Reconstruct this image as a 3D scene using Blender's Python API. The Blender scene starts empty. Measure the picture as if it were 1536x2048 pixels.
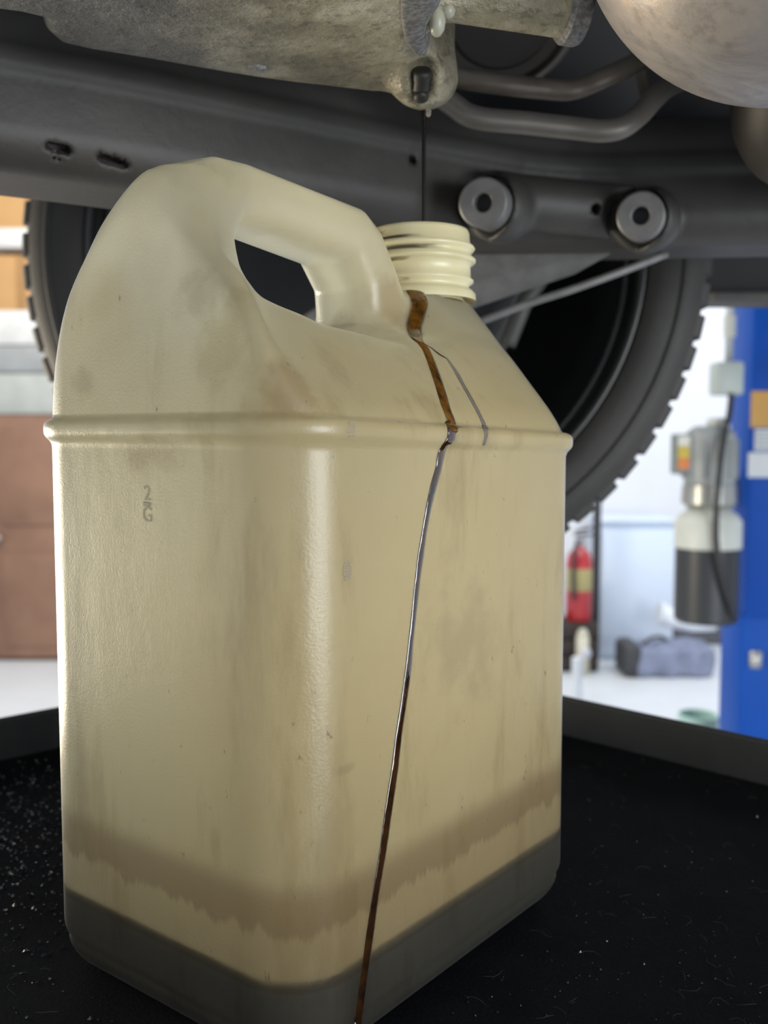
import bpy, bmesh, math, random
import numpy as np
from mathutils import Vector, Matrix

random.seed(7)
S = bpy.context.scene
C = S.collection

# ------------------------------------------------------------------ camera
F, HY = 1960.0, 872.0            # focal length in pixels of a 1536x2048 frame, horizon row
CZ = 1.20                        # camera height above the shop floor
PITCH = math.atan((1024 - HY) / F)
cd = bpy.data.cameras.new('camera')
cam = bpy.data.objects.new('camera', cd)
C.objects.link(cam)
cam.location = (0, 0, CZ)
cam.rotation_euler = (math.pi / 2 - PITCH, 0, 0)
cd.sensor_fit = 'VERTICAL'
cd.sensor_height = 36.0
cd.sensor_width = 27.0
cd.lens = F / 2048 * 36.0
cd.clip_start = 0.02
cd.clip_end = 60
cd.dof.use_dof = True
cd.dof.focus_distance = 0.40
cd.dof.aperture_fstop = 9.5
S.camera = cam

# ------------------------------------------------------------------ light
S.view_settings.view_transform = 'Standard'
S.view_settings.look = 'None'
S.view_settings.gamma = 1.0
S.view_settings.use_curve_mapping = False
S.view_settings.exposure = 0.0
W = bpy.data.worlds.new('shop_air')
S.world = W
W.use_nodes = True
W.node_tree.nodes['Background'].inputs[0].default_value = (0.80, 0.88, 1.0, 1)
W.node_tree.nodes['Background'].inputs[1].default_value = 0.72


def area(name, loc, target, size, energy, col):
    l = bpy.data.lights.new(name, 'AREA')
    l.shape = 'RECTANGLE'
    l.size, l.size_y = size
    l.energy = energy
    l.color = col
    o = bpy.data.objects.new(name, l)
    C.objects.link(o)
    o.location = loc
    o.rotation_euler = (Vector(target) - Vector(loc)).to_track_quat('-Z', 'Y').to_euler()
    return o


area('bay_daylight', (2.0, -1.5, 1.15), (0.0, 0.45, 1.2), (1.5, 1.3), 80, (0.93, 0.97, 1.0))
area('warm_fill_left', (-1.7, 1.25, 0.90), (-0.05, 0.45, 1.2), (0.8, 0.6), 40, (1.0, 0.88, 0.66))  # unseen warm fill, added to brighten the car underside and the jug
area('shop_lamp_back', (1.6, 3.6, 3.2), (1.4, 5.2, 0.9), (1.6, 0.4), 56, (0.90, 0.95, 1.0))
area('shop_lamp_rear_left', (-1.6, 3.0, 3.3), (-1.9, 5.0, 1.0), (1.4, 0.4), 70, (1.0, 0.93, 0.82))

# ------------------------------------------------------------------ view helpers (pixel of the photograph -> place)
_c, _s = math.cos(PITCH), math.sin(PITCH)


def ray(x, y):
    a, b = (x - 768) / F, (1024 - y) / F
    return np.array([a, _c + b * _s, -_s + b * _c])


def at(x, y, Y):
    d = ray(x, y)
    d = d * (Y / d[1])
    return Vector((d[0], d[1], d[2] + CZ))


def atz(x, y, z):
    d = ray(x, y)
    d = d * ((z - CZ) / d[2])
    return Vector((d[0], d[1], z))


# ------------------------------------------------------------------ object helpers
def tag(o, label=None, cat=None, group=None, kind=None):
    if label:
        o['label'] = label
    if cat:
        o['category'] = cat
    if group:
        o['group'] = group
    if kind:
        o['kind'] = kind
    return o


def empty(name, loc=(0, 0, 0), rz=0.0, label=None, cat=None, group=None):
    o = bpy.data.objects.new(name, None)
    o.empty_display_size = 0.05
    C.objects.link(o)
    o.location = loc
    o.rotation_euler = (0, 0, rz)
    o['_m'] = 0
    del o['_m']
    return tag(o, label, cat, group)


def wmat(o):
    m = Matrix.LocRotScale(o.location, o.rotation_euler, o.scale)
    return wmat(o.parent) @ m if o.parent else m


def link(name, me, mat=None, parent=None, smooth=False, local=False):
    """Link a mesh; its coordinates are world coordinates unless local."""
    if mat:
        me.materials.clear()
        me.materials.append(mat)
    o = bpy.data.objects.new(name, me)
    C.objects.link(o)
    if parent:
        if not local:
            me.transform(wmat(parent).inverted())
        o.parent = parent
    if smooth:
        me.polygons.foreach_set('use_smooth', [True] * len(me.polygons))
    return o


def mesh_np(name, v, f):
    me = bpy.data.meshes.new(name)
    me.from_pydata([tuple(map(float, p)) for p in v], [], [tuple(map(int, q)) for q in f])
    me.update()
    return me


class MB:
    """Collects shapes into ONE mesh."""

    def __init__(self):
        self.bm = bmesh.new()

    def box(self, c, s, bev=0.0, rot=None, seg=2):
        m = Matrix.Translation(Vector(c))
        if rot is not None:
            m = m @ rot
        m = m @ Matrix.Diagonal((s[0], s[1], s[2], 1))
        r = bmesh.ops.create_cube(self.bm, size=1.0, matrix=m)
        if bev > 0:
            es = list({e for v in r['verts'] for e in v.link_edges})
            bmesh.ops.bevel(self.bm, geom=es, offset=bev, segments=seg, affect='EDGES', profile=0.5)
        return self

    def prism(self, pts, depth, axis_pt, ux, uy, bev=0.0):
        """Polygon pts in (ux,uy) about axis_pt, extruded along ux x uy by depth."""
        ux, uy = Vector(ux).normalized(), Vector(uy).normalized()
        n = ux.cross(uy)
        o = Vector(axis_pt)
        lo = [self.bm.verts.new(o + ux * a + uy * b) for a, b in pts]
        hi = [self.bm.verts.new(o + ux * a + uy * b + n * depth) for a, b in pts]
        k = len(pts)
        fs = [self.bm.faces.new(lo[::-1]), self.bm.faces.new(hi)]
        for i in range(k):
            fs.append(self.bm.faces.new((lo[i], lo[(i + 1) % k], hi[(i + 1) % k], hi[i])))
        if bev > 0:
            es = list({e for f in fs for e in f.edges})
            bmesh.ops.bevel(self.bm, geom=es, offset=bev, segments=2, affect='EDGES', profile=0.5)
        return self

    def lathe(self, prof, n=32, mat=None, closed=False):
        """prof: (radius, height) list turned about local Z, placed by mat."""
        mat = mat or Matrix()
        rings = []
        for r, h in prof:
            if r < 1e-6:
                rings.append([self.bm.verts.new(mat @ Vector((0, 0, h)))])
            else:
                rings.append([self.bm.verts.new(mat @ Vector((r * math.cos(2 * math.pi * i / n), r * math.sin(2 * math.pi * i / n), h))) for i in range(n)])
        pairs = list(zip(rings[:-1], rings[1:]))
        if closed:
            pairs.append((rings[-1], rings[0]))
        for a, b in pairs:
            for i in range(n):
                j = (i + 1) % n
                if len(a) == 1 and len(b) == 1:
                    continue
                if len(a) == 1:
                    self.bm.faces.new((a[0], b[j], b[i]))
                elif len(b) == 1:
                    self.bm.faces.new((a[i], a[j], b[0]))
                else:
                    self.bm.faces.new((a[i], a[j], b[j], b[i]))
        return self

    def tube(self, pts, rad, n=12, cap=True):
        """Round tube along pts; rad is a number or list."""
        pts = [Vector(p) for p in pts]
        k = len(pts)
        rr = rad if isinstance(rad, (list, tuple)) else [rad] * k
        rings = []
        up = None
        for i, p in enumerate(pts):
            t = (pts[min(i + 1, k - 1)] - pts[max(i - 1, 0)]).normalized()
            if up is None:
                up = t.orthogonal().normalized()
            up = (up - t * up.dot(t)).normalized()
            b = t.cross(up)
            rings.append([self.bm.verts.new(p + (up * math.cos(2 * math.pi * j / n) + b * math.sin(2 * math.pi * j / n)) * rr[i]) for j in range(n)])
        for a, b in zip(rings[:-1], rings[1:]):
            for j in range(n):
                q = (j + 1) % n
                self.bm.faces.new((a[j], a[q], b[q], b[j]))
        if cap:
            self.bm.faces.new(rings[0][::-1])
            self.bm.faces.new(rings[-1])
        return self

    def ball(self, c, r, scale=(1, 1, 1), sub=2):
        m = Matrix.Translation(Vector(c)) @ Matrix.Diagonal((scale[0], scale[1], scale[2], 1))
        bmesh.ops.create_icosphere(self.bm, subdivisions=sub, radius=r, matrix=m)
        return self

    def build(self, name, mat, parent=None, smooth=False, angle=None, local=False):
        bmesh.ops.recalc_face_normals(self.bm, faces=self.bm.faces)
        me = bpy.data.meshes.new(name)
        self.bm.to_mesh(me)
        self.bm.free()
        o = link(name, me, mat, parent, smooth or angle is not None, local)
        if angle is not None:
            me.set_sharp_from_angle(angle=math.radians(angle))
        return o


def axis_m(p, d):
    """Matrix that puts local Z along d at p."""
    return Matrix.Translation(Vector(p)) @ Vector(d).to_track_quat('Z', 'Y').to_matrix().to_4x4()


def smooth_path(pts, n=8):
    """Catmull-Rom through pts."""
    P = [Vector(p) for p in pts]
    P = [P[0] * 2 - P[1]] + P + [P[-1] * 2 - P[-2]]
    out = []
    for i in range(1, len(P) - 2):
        for k in range(n):
            t = k / n
            a, b, c, d = P[i - 1], P[i], P[i + 1], P[i + 2]
            out.append(0.5 * ((2 * b) + (c - a) * t + (2 * a - 5 * b + 4 * c - d) * t * t + (3 * b - a - 3 * c + d) * t ** 3))
    out.append(P[-2])
    return out


def smin(a, b, k):
    h = np.maximum(k - np.abs(a - b), 0) / k
    return np.minimum(a, b) - h * h * k * 0.25


def smax(a, b, k):
    return -smin(-a, -b, k)


def poly2(px, py, pts):
    """Signed distance to a polygon in 2D (arrays)."""
    d = np.full(np.shape(px), 1e9)
    s = np.ones(np.shape(px))
    n = len(pts)
    for i in range(n):
        ax, ay = pts[i]
        bx, by = pts[i - 1]
        ex, ey = bx - ax, by - ay
        wx, wy = px - ax, py - ay
        t = np.clip((wx * ex + wy * ey) / (ex * ex + ey * ey), 0, 1)
        d = np.minimum(d, (wx - ex * t) ** 2 + (wy - ey * t) ** 2)
        c1 = py >= ay
        c2 = py < by
        c3 = ex * wy > ey * wx
        s = np.where((c1 & c2 & c3) | (~c1 & ~c2 & ~c3), -s, s)
    return s * np.sqrt(d)


def nets(fn, lo, hi, h, newton=2):
    """Naive surface nets of fn(x,y,z)=0 with Newton projection; quads facing outward."""
    ax = [np.arange(lo[i], hi[i] + h, h) for i in range(3)]
    # coarse blocks of 4 first, then only the points near the surface
    nb4 = [(len(a) + 3) // 4 for a in ax]
    cx4 = [lo[i] + (np.arange(nb4[i]) * 4 + 1.5) * h for i in range(3)]
    Dc = fn(*np.meshgrid(*cx4, indexing='ij'))
    D = np.repeat(np.repeat(np.repeat(Dc, 4, 0), 4, 1), 4, 2)[:len(ax[0]), :len(ax[1]), :len(ax[2])].copy()
    nearm = np.abs(D) < 7.5 * h
    ii, jj, kk = np.nonzero(nearm)
    D[ii, jj, kk] = fn(ax[0][ii], ax[1][jj], ax[2][kk])
    ins = D < 0
    nx, ny, nz = D.shape
    acc = np.zeros((nx - 1, ny - 1, nz - 1, 3))
    cnt = np.zeros((nx - 1, ny - 1, nz - 1))
    corner = [(i, j, k) for i in (0, 1) for j in (0, 1) for k in (0, 1)]

    def sl(o):
        return D[o[0]:nx - 1 + o[0], o[1]:ny - 1 + o[1], o[2]:nz - 1 + o[2]]
    for a in corner:
        for b in corner:
            df = [b[q] - a[q] for q in range(3)]
            if sorted(df) != [0, 0, 1]:
                continue
            da, db = sl(a), sl(b)
            m = (da < 0) != (db < 0)
            t = np.where(m, da / np.where(m, da - db, 1), 0)
            for q in range(3):
                acc[..., q] += np.where(m, a[q] + t * df[q], 0)
            cnt += m
    act = cnt > 0
    idx = -np.ones(act.shape, int)
    idx[act] = np.arange(act.sum())
    I = np.argwhere(act)
    V = (I + acc[act] / cnt[act][:, None]) * h + np.array(lo)
    Fs = []
    for q in range(3):
        r, t = [(1, 2), (2, 0), (0, 1)][q]
        e0 = [slice(None)] * 3
        e1 = [slice(None)] * 3
        e0[q] = slice(0, -1)
        e1[q] = slice(1, None)
        cr = ins[tuple(e0)] != ins[tuple(e1)]
        P = np.argwhere(cr)
        P = P[(P[:, r] > 0) & (P[:, t] > 0) & (P[:, r] < D.shape[r] - 1) & (P[:, t] < D.shape[t] - 1)]
        if not len(P):
            continue
        er = np.zeros(3, int)
        er[r] = 1
        et = np.zeros(3, int)
        et[t] = 1
        g = lambda A: idx[A[:, 0], A[:, 1], A[:, 2]]
        a, b, c, d = g(P - er - et), g(P - et), g(P), g(P - er)
        quad = np.stack([a, b, c, d], 1)
        flip = ~ins[P[:, 0], P[:, 1], P[:, 2]]
        quad[flip] = quad[flip][:, ::-1]
        Fs.append(quad)
    Fs = np.vstack(Fs)
    e = h * 0.25
    for _ in range(newton):
        x, y, z = V.T
        d = fn(x, y, z)
        g = np.stack([fn(x + e, y, z) - fn(x - e, y, z), fn(x, y + e, z) - fn(x, y - e, z), fn(x, y, z + e) - fn(x, y, z - e)], 1) / (2 * e)
        st = d[:, None] * g / np.maximum((g * g).sum(1), 0.2)[:, None]
        V = V - np.clip(st, -h * .6, h * .6)
    return V, Fs


def sdf_obj(name, fn, lo, hi, h, mat, parent, newton=2):
    v, f = nets(fn, lo, hi, h, newton)
    return link(name, mesh_np(name, v, f), mat, parent, smooth=True)


# ------------------------------------------------------------------ materials
class NT:
    def __init__(self, name):
        self.m = bpy.data.materials.new(name)
        self.m.use_nodes = True
        self.t = self.m.node_tree
        self.b = self.t.nodes['Principled BSDF']
        self.out = self.t.nodes['Material Output']

    def n(self, kind, **kw):
        nd = self.t.nodes.new(kind)
        for k, v in kw.items():
            setattr(nd, k, v)
        return nd

    def l(self, a, b):
        self.t.links.new(a, b)

    def coord(self, scale=(1, 1, 1)):
        tc = self.n('ShaderNodeTexCoord')
        mp = self.n('ShaderNodeMapping')
        mp.inputs['Scale'].default_value = scale
        self.l(tc.outputs['Object'], mp.inputs['Vector'])
        return mp.outputs['Vector']

    def noise(self, scale, detail=4, rough=0.55, vec=None, dist=0.0):
        nd = self.n('ShaderNodeTexNoise')
        nd.inputs['Scale'].default_value = scale
        nd.inputs['Detail'].default_value = detail
        nd.inputs['Roughness'].default_value = rough
        nd.inputs['Distortion'].default_value = dist
        self.l(vec if vec is not None else self.coord(), nd.inputs['Vector'])
        return nd.outputs['Fac']

    def ramp(self, fac, stops):
        r = self.n('ShaderNodeValToRGB')
        e = r.color_ramp.elements
        while len(e) < len(stops):
            e.new(0.5)
        for i, (p, c) in enumerate(stops):
            e[i].position = p
            e[i].color = (*c, 1) if len(c) == 3 else c
        self.l(fac, r.inputs[0])
        return r.outputs[0]

    def mix(self, fac, a, b, mode='MIX'):
        m = self.n('ShaderNodeMix', data_type='RGBA', blend_type=mode)
        for v, i in ((fac, 0), (a, 6), (b, 7)):
            if isinstance(v, (int, float)):
                m.inputs[i].default_value = v
            elif isinstance(v, tuple):
                m.inputs[i].default_value = (*v, 1)
            else:
                self.l(v, m.inputs[i])
        return m.outputs[2]

    def math(self, op, a, b=0.0, c=None, clamp=False):
        m = self.n('ShaderNodeMath', operation=op, use_clamp=clamp)
        for v, i in ((a, 0), (b, 1), (c, 2)):
            if v is None:
                continue
            if isinstance(v, (int, float)):
                m.inputs[i].default_value = v
            else:
                self.l(v, m.inputs[i])
        return m.outputs[0]

    def step(self, x, a, b):
        m = self.n('ShaderNodeMapRange', interpolation_type='SMOOTHSTEP')
        self.l(x, m.inputs[0])
        m.inputs[1].default_value = a
        m.inputs[2].default_value = b
        return m.outputs[0]

    def bump(self, h, strength, dist, node=None):
        b = self.n('ShaderNodeBump')
        b.inputs['Strength'].default_value = strength
        b.inputs['Distance'].default_value = dist
        self.l(h, b.inputs['Height'])
        self.l(b.outputs[0], (node or self.b).inputs['Normal'])
        return b


def mat(name, col, rough=0.6, metal=0.0, col2=None, scale=8.0, bump=0.0, bscale=60.0, bdist=0.002, spec=0.5, emit=None, lo=0.35, hi=0.65, coat=0.0):
    t = NT(name)
    b = t.b
    b.inputs['Roughness'].default_value = rough
    b.inputs['Metallic'].default_value = metal
    b.inputs['Specular IOR Level'].default_value = spec
    if coat:
        b.inputs['Coat Weight'].default_value = coat
    c2 = col2 or tuple(c * 0.85 for c in col)
    t.l(t.ramp(t.noise(scale), [(lo, c2), (hi, col)]), b.inputs['Base Color'])
    if bump:
        t.bump(t.noise(bscale, 6, 0.65), bump, bdist)
    if emit:
        b.inputs['Emission Color'].default_value = (*col, 1)
        b.inputs['Emission Strength'].default_value = emit
    return t.m


# ================================================================== SHOP SETTING
m_floor = mat('shop_floor_paint', (0.74, 0.76, 0.78), 0.45, col2=(0.66, 0.68, 0.69), scale=1.5, bump=0.1, bscale=40)
m_wall = mat('white_wall_paint', (0.78, 0.78, 0.79), 0.7, col2=(0.74, 0.74, 0.76), scale=1.0)
tag(MB().box((0, 2.4, -0.05), (9, 8.4, 0.1)).build('floor', m_floor), kind='structure')
tag(MB().box((0, 5.65, 1.9), (9, 0.1, 3.8)).build('wall_back', m_wall), kind='structure')
tag(MB().box((0, 5.585, 0.05), (9, 0.02, 0.1), 0.004).build('baseboard_back', mat('dark_skirting', (0.10, 0.10, 0.11), 0.5)), kind='structure')

# ================================================================== JUG
TH = math.radians(51.7)
JL, JW, JR = 0.211, 0.1605, 0.026
ZB = -0.238                      # jug bottom below the camera
JE = Vector((math.cos(TH), math.sin(TH), 0))
JN = Vector((-math.sin(TH), math.cos(TH), 0))
JO = Vector((-0.0297, 0.33, 0)) + JN * (JW / 2)          # u=0, v=0
TRAY_Z = CZ + ZB
NU, NR = 0.180, 0.0268           # neck axis and radius

PROFILE = [(0.006, 0.0), (0.008, 0.060), (0.013, 0.090), (0.020, 0.104), (0.031, 0.1105), (0.046, 0.1115), (0.118, 0.1065), (0.130, 0.099), (0.142, 0.082), (0.152, 0.066), (0.156, 0.03), (0.14, 0.0)]
HOLE = [(0.040, 0.0835), (0.0355, 0.0765), (0.037, 0.069), (0.046, 0.0570), (0.058, 0.0500), (0.104, 0.0455), (0.1140, 0.053), (0.1125, 0.068), (0.104, 0.0785), (0.060, 0.0835)]


def plan(u, v, r=JR):
    qx = np.abs(u - JL / 2) - (JL / 2 - r)
    qy = np.abs(v) - (JW / 2 - r)
    return np.hypot(np.maximum(qx, 0), np.maximum(qy, 0)) + np.minimum(np.maximum(qx, qy), 0) - r


def jug_sdf(u, v, z):
    """Jug, local u (long), v (short), z measured from the camera level."""
    zr = 0.0035 - 0.030 * u
    pl = plan(u, v)
    av = np.sqrt(v * v + 0.0009 ** 2)
    bump = 0.0034 * np.exp(-((z - zr) / 0.0052) ** 4)
    pb = pl - bump
    groove = 0.0016 * np.exp(-((z - (ZB + 0.016)) / 0.0022) ** 2)
    body = smax(pb + groove, z - (zr + 0.004), 0.004)
    body = smax(body, ZB - z, 0.006)
    body = smax(body, 0.80 * (pl + 0.002) + 0.60 * (ZB + 0.011 - z), 0.006)
    lean = pl + 0.05 * np.maximum(z, 0)
    dB = 0.746 * (av - 0.0815) + 0.667 * (z - (0.0055 - 0.03 * u))
    zc = 0.0515 - 0.060 * np.maximum(u - 0.04, 0)
    B = smax(smax(lean, dB, 0.006), z - zc, 0.007)
    rho = np.hypot(u - NU, v)
    N = smax(rho - (0.0275 + np.maximum(0.0735 - z, 0) * 0.95), z - 0.0735, 0.003)
    N = smax(N, dB - 0.0015, 0.006)
    as_ = np.sqrt((v - 0.010) ** 2 + 0.0009 ** 2)
    dD = 0.732 * (as_ - 0.0500) + 0.681 * (z - 0.0631)
    front = -(u - 0.03 * np.maximum(z, 0)) * 0.99
    far = 0.86 * (u + 0.60 * as_ - 0.0400)
    D = smax(smax(dD, far, 0.012), z - 0.1045, 0.020)
    D = smax(D, front, 0.012)
    pr = poly2(u, z, PROFILE)
    hw, rr = 0.0200, 0.0150
    q1, q2 = pr + rr, av - (hw - rr)
    H = np.hypot(np.maximum(q1, 0), np.maximum(q2, 0)) + np.minimum(np.maximum(q1, q2), 0) - rr
    d = smin(B, D, 0.026)
    d = smin(d, H, 0.018)
    d = smin(d, N, 0.008)
    d = smax(d, lean, 0.008)
    hip = (0.62 * (u - JL) + 0.785 * (av - JW / 2) + 0.0100 + 0.636 * np.maximum(z, 0)) / 1.185
    d = smax(d, hip, 0.006)
    d = smax(d, zr - z, 0.001)
    d = np.minimum(d, body)
    hole = poly2(u, z, HOLE) - 0.0015
    d = smax(d, -hole, 0.012)
    return d


def jug_hit(x, y):
    """pixel ray marched onto the jug; returns world point and outward normal."""
    d = ray(x, y)
    d = d / np.linalg.norm(d)
    e, n, o = np.array(JE), np.array(JN), np.array(JO)

    def f(P):
        q = P - o
        return float(jug_sdf(np.array([q @ e]), np.array([q @ n]), np.array([P[2]]))[0])
    s = 0.28
    for _ in range(160):
        dd = f(d * s)
        s += max(dd, -0.002) * 0.7
        if abs(dd) < 1e-5 or s > 1.2:
            break
    if s > 1.0:
        return None
    P = d * s
    h = 4e-4
    g = np.array([f(P + h * a) - f(P - h * a) for a in np.eye(3)])
    g /= np.linalg.norm(g)
    return Vector((P[0], P[1], P[2] + CZ)), Vector(g)


t = NT('translucent_jug_plastic')
tc = t.n('ShaderNodeTexCoord')
sep = t.n('ShaderNodeSeparateXYZ')
t.l(tc.outputs['Object'], sep.inputs[0])
zc_ = sep.outputs[2]
base = t.ramp(t.noise(9, 4), [(0.30, (0.84, 0.77, 0.59)), (0.70, (0.90, 0.85, 0.71))])
grime = t.noise(1.0, 5, 0.62, t.coord((34, 34, 9)))
base = t.mix(t.math('MULTIPLY', t.step(grime, 0.50, 0.72), 0.62), base, (0.60, 0.52, 0.36))
specks = t.noise(1.0, 3, 0.7, t.coord((190, 190, 110)))
base = t.mix(t.math('MULTIPLY', t.step(specks, 0.67, 0.76), 0.6), base, (0.16, 0.13, 0.09))
top = t.step(zc_, 0.245, 0.315)
tint = t.noise(18, 3)
base = t.mix(t.math('MULTIPLY', top, t.step(tint, 0.20, 0.60)), base, (0.97, 0.95, 0.87))
# oil film left on the wall above the level, with a scalloped lower edge
zn = t.math('ADD', zc_, t.math('MULTIPLY', t.math('SUBTRACT', t.noise(1.0, 4, 0.7, t.coord((90, 90, 14))), 0.5), 0.020))
film = t.math('MULTIPLY', t.step(zn, 0.056, 0.060), t.math('SUBTRACT', 1.0, t.step(zc_, 0.069, 0.080)))
film2 = t.math('MULTIPLY', t.step(zc_, 0.035, 0.037), t.math('SUBTRACT', 1.0, t.step(zc_, 0.060, 0.084)))
base = t.mix(t.math('MULTIPLY', film2, 0.35), base, (0.50, 0.36, 0.22))
base = t.mix(t.math('MULTIPLY', film, 0.42), base, (0.30, 0.21, 0.15))
# hand-sized smudges of old oil and dirt
wn = t.n('ShaderNodeTexNoise')
wn.inputs['Scale'].default_value = 70
wn.inputs['Detail'].default_value = 5
t.l(tc.outputs['Object'], wn.inputs['Vector'])
for (sx_, sy_, ru, rv, rz_, col_, amt) in ((300, 912, 9, 15, 8, (0.40, 0.29, 0.16), 0.42), (585, 790, 9, 9, 10, (0.42, 0.28, 0.12), 0.45), (540, 820, 40, 10, 5, (0.50, 0.38, 0.18), 0.35),
                                         (400, 590, 9, 12, 9, (0.40, 0.36, 0.22), 0.35), (450, 700, 14, 14, 16, (0.52, 0.44, 0.22), 0.40), (690, 650, 30, 8, 6, (0.44, 0.37, 0.30), 0.40), (430, 1690, 3, 3, 6, (0.45, 0.40, 0.28), 0.25),
                                         (690, 1540, 7, 7, 2, (0.40, 0.36, 0.26), 0.30), (780, 600, 12, 10, 12, (0.50, 0.36, 0.14), 0.45), (930, 1280, 30, 8, 26, (0.42, 0.36, 0.30), 0.30), (165, 770, 6, 8, 6, (0.40, 0.34, 0.20), 0.35)):
    hp_ = jug_hit(sx_, sy_)
    if hp_ is None:
        continue
    w_ = hp_[0] - JO
    vm = t.n('ShaderNodeVectorMath', operation='SUBTRACT')
    t.l(tc.outputs['Object'], vm.inputs[0])
    vm.inputs[1].default_value = (w_.dot(JE), w_.dot(JN), hp_[0].z - CZ - ZB)
    vd = t.n('ShaderNodeVectorMath', operation='DIVIDE')
    t.l(vm.outputs[0], vd.inputs[0])
    vd.inputs[1].default_value = (ru / 1000, rv / 1000, rz_ / 1000)
    vl = t.n('ShaderNodeVectorMath', operation='LENGTH')
    t.l(vd.outputs[0], vl.inputs[0])
    rad_ = t.math('ADD', vl.outputs['Value'], t.math('MULTIPLY', t.math('SUBTRACT', wn.outputs['Fac'], 0.5), 2.6))
    base = t.mix(t.math('MULTIPLY', t.math('SUBTRACT', 1.0, t.step(rad_, 0.25, 1.45)), amt), base, col_)
df = t.n('ShaderNodeBsdfDiffuse')
tr = t.n('ShaderNodeBsdfTranslucent')
gl = t.n('ShaderNodeBsdfGlossy')
gl.inputs['Roughness'].default_value = 0.33
gl.inputs['Color'].default_value = (1, 1, 1, 1)
t.l(base, df.inputs[0])
t.l(t.mix(1.0, base, (0.98, 0.985, 0.93), 'MULTIPLY'), tr.inputs[0])
fine = t.noise(900, 2, 0.6)
wav = t.noise(1.0, 3, 0.5, t.coord((60, 60, 25)))
hgt = t.math('ADD', t.math('MULTIPLY', fine, 0.30), wav)
for nd in (df, tr, gl):
    t.bump(hgt, 0.30, 0.0012, nd)
mx = t.n('ShaderNodeMixShader')
mx.inputs[0].default_value = 0.965
t.l(df.outputs[0], mx.inputs[1])
t.l(tr.outputs[0], mx.inputs[2])
fr = t.n('ShaderNodeFresnel')
fr.inputs[0].default_value = 1.46
mx2 = t.n('ShaderNodeMixShader')
t.l(fr.outputs[0], mx2.inputs[0])
t.l(mx.outputs[0], mx2.inputs[1])
t.l(gl.outputs[0], mx2.inputs[2])
t.l(mx2.outputs[0], t.out.inputs['Surface'])
t.t.nodes.remove(t.b)
m_jug = t.m

jug = empty('plastic_jug', (JO.x, JO.y, TRAY_Z), TH, 'translucent yellowed plastic jug with loop handle, standing on the black tray', 'jug')
V_, F_ = nets(jug_sdf, (-0.008, -0.09, ZB - 0.008), (JL + 0.008, 0.09, 0.122), 0.0016, 3)
V_ = V_ - np.array([0, 0, ZB])
cen = V_[F_].mean(1)
keep = ~((np.hypot(cen[:, 0] - NU, cen[:, 1]) < NR - 0.004) & (cen[:, 2] > 0.0735 - ZB - 0.004))
jb = link('jug_body', mesh_np('jug_body', V_, F_[keep]), m_jug, jug, smooth=True, local=True)

# neck: threaded, open
t2 = NT('neck_plastic')
tc = t2.n('ShaderNodeTexCoord')
sp = t2.n('ShaderNodeSeparateXYZ')
t2.l(tc.outputs['Object'], sp.inputs[0])
nb = t2.ramp(t2.noise(30), [(0.3, (0.53, 0.46, 0.26)), (0.7, (0.61, 0.56, 0.36))])
# oil caught in the thread valleys on the handle side
zz_ = sp.outputs[2]
sd = t2.math('ADD', t2.math('MULTIPLY', sp.outputs[0], -0.62), t2.math('MULTIPLY', sp.outputs[1], 0.785))
wob = t2.math('MULTIPLY', t2.math('SUBTRACT', t2.noise(1.0, 3, 0.6, t2.coord((60, 60, 300))), 0.5), 0.030)
sd = t2.math('ADD', sd, wob)
for (z0, hw_, s0, s1) in ((0.0240, 0.0011, -0.012, 0.002), (0.0292, 0.0009, -0.004, 0.012), (0.0182, 0.0008, 0.004, 0.016), (0.0078, 0.0013, 0.008, 0.018), (0.0330, 0.0020, 0.014, 0.026)):
    band = t2.math('SUBTRACT', 1.0, t2.step(t2.math('ABSOLUTE', t2.math('SUBTRACT', zz_, z0)), hw_ * 0.4, hw_ * 1.6))
    nb = t2.mix(t2.math('MULTIPLY', t2.math('MULTIPLY', band, t2.step(sd, s0, s1)), 0.93), nb, (0.035, 0.018, 0.008))
t2.l(nb, t2.b.inputs['Base Color'])
t2.b.inputs['Roughness'].default_value = 0.35
t2.b.inputs['Subsurface Weight'].default_value = 0.15
t2.b.inputs['Subsurface Radius'].default_value = (0.006, 0.005, 0.002)
m_neck = t2.m
nz = 0.0700 - ZB
prof = [(NR + 0.0025, 0.0), (NR + 0.0022, 0.0035), (NR + 0.0005, 0.0055), (NR - 0.0012, 0.0062), (NR - 0.0012, 0.0080), (NR + 0.0010, 0.0095), (NR + 0.0012, 0.0105),
        (NR - 0.0004, 0.0118), (NR - 0.0006, 0.0180), (NR + 0.0010, 0.0190), (NR + 0.0022, 0.0200), (NR + 0.0022, 0.0212), (NR + 0.0002, 0.0228),
        (NR - 0.0006, 0.0244), (NR + 0.0012, 0.0258), (NR + 0.0018, 0.0268), (NR + 0.0012, 0.0278), (NR - 0.0008, 0.0294), (NR - 0.0012, 0.0345), (NR - 0.0020, 0.0362),
        (NR - 0.0034, 0.0366), (NR - 0.0042, 0.0355), (NR - 0.0042, 0.0)]
nk = MB().lathe(prof, 72).build('neck', m_neck, jug, smooth=True, local=True)
nk.location = (NU, 0, nz)
nk['label'] = 'threaded round jug neck smeared with oil'

# molded marks on the short face: 2 over a bar over G
m_mark = mat('molded_mark_plastic', (0.25, 0.22, 0.14), 0.6)


def text_mesh(txt, size, ext):
    cu = bpy.data.curves.new('glyph', 'FONT')
    cu.body = txt
    cu.size = size
    cu.extrude = ext
    cu.align_x = 'CENTER'
    cu.align_y = 'CENTER'
    cu.resolution_u = 3
    ob = bpy.data.objects.new('glyph', cu)
    C.objects.link(ob)
    dg = bpy.context.evaluated_depsgraph_get()
    me = bpy.data.meshes.new_from_object(ob.evaluated_get(dg))
    bpy.data.objects.remove(ob)
    return me


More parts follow.
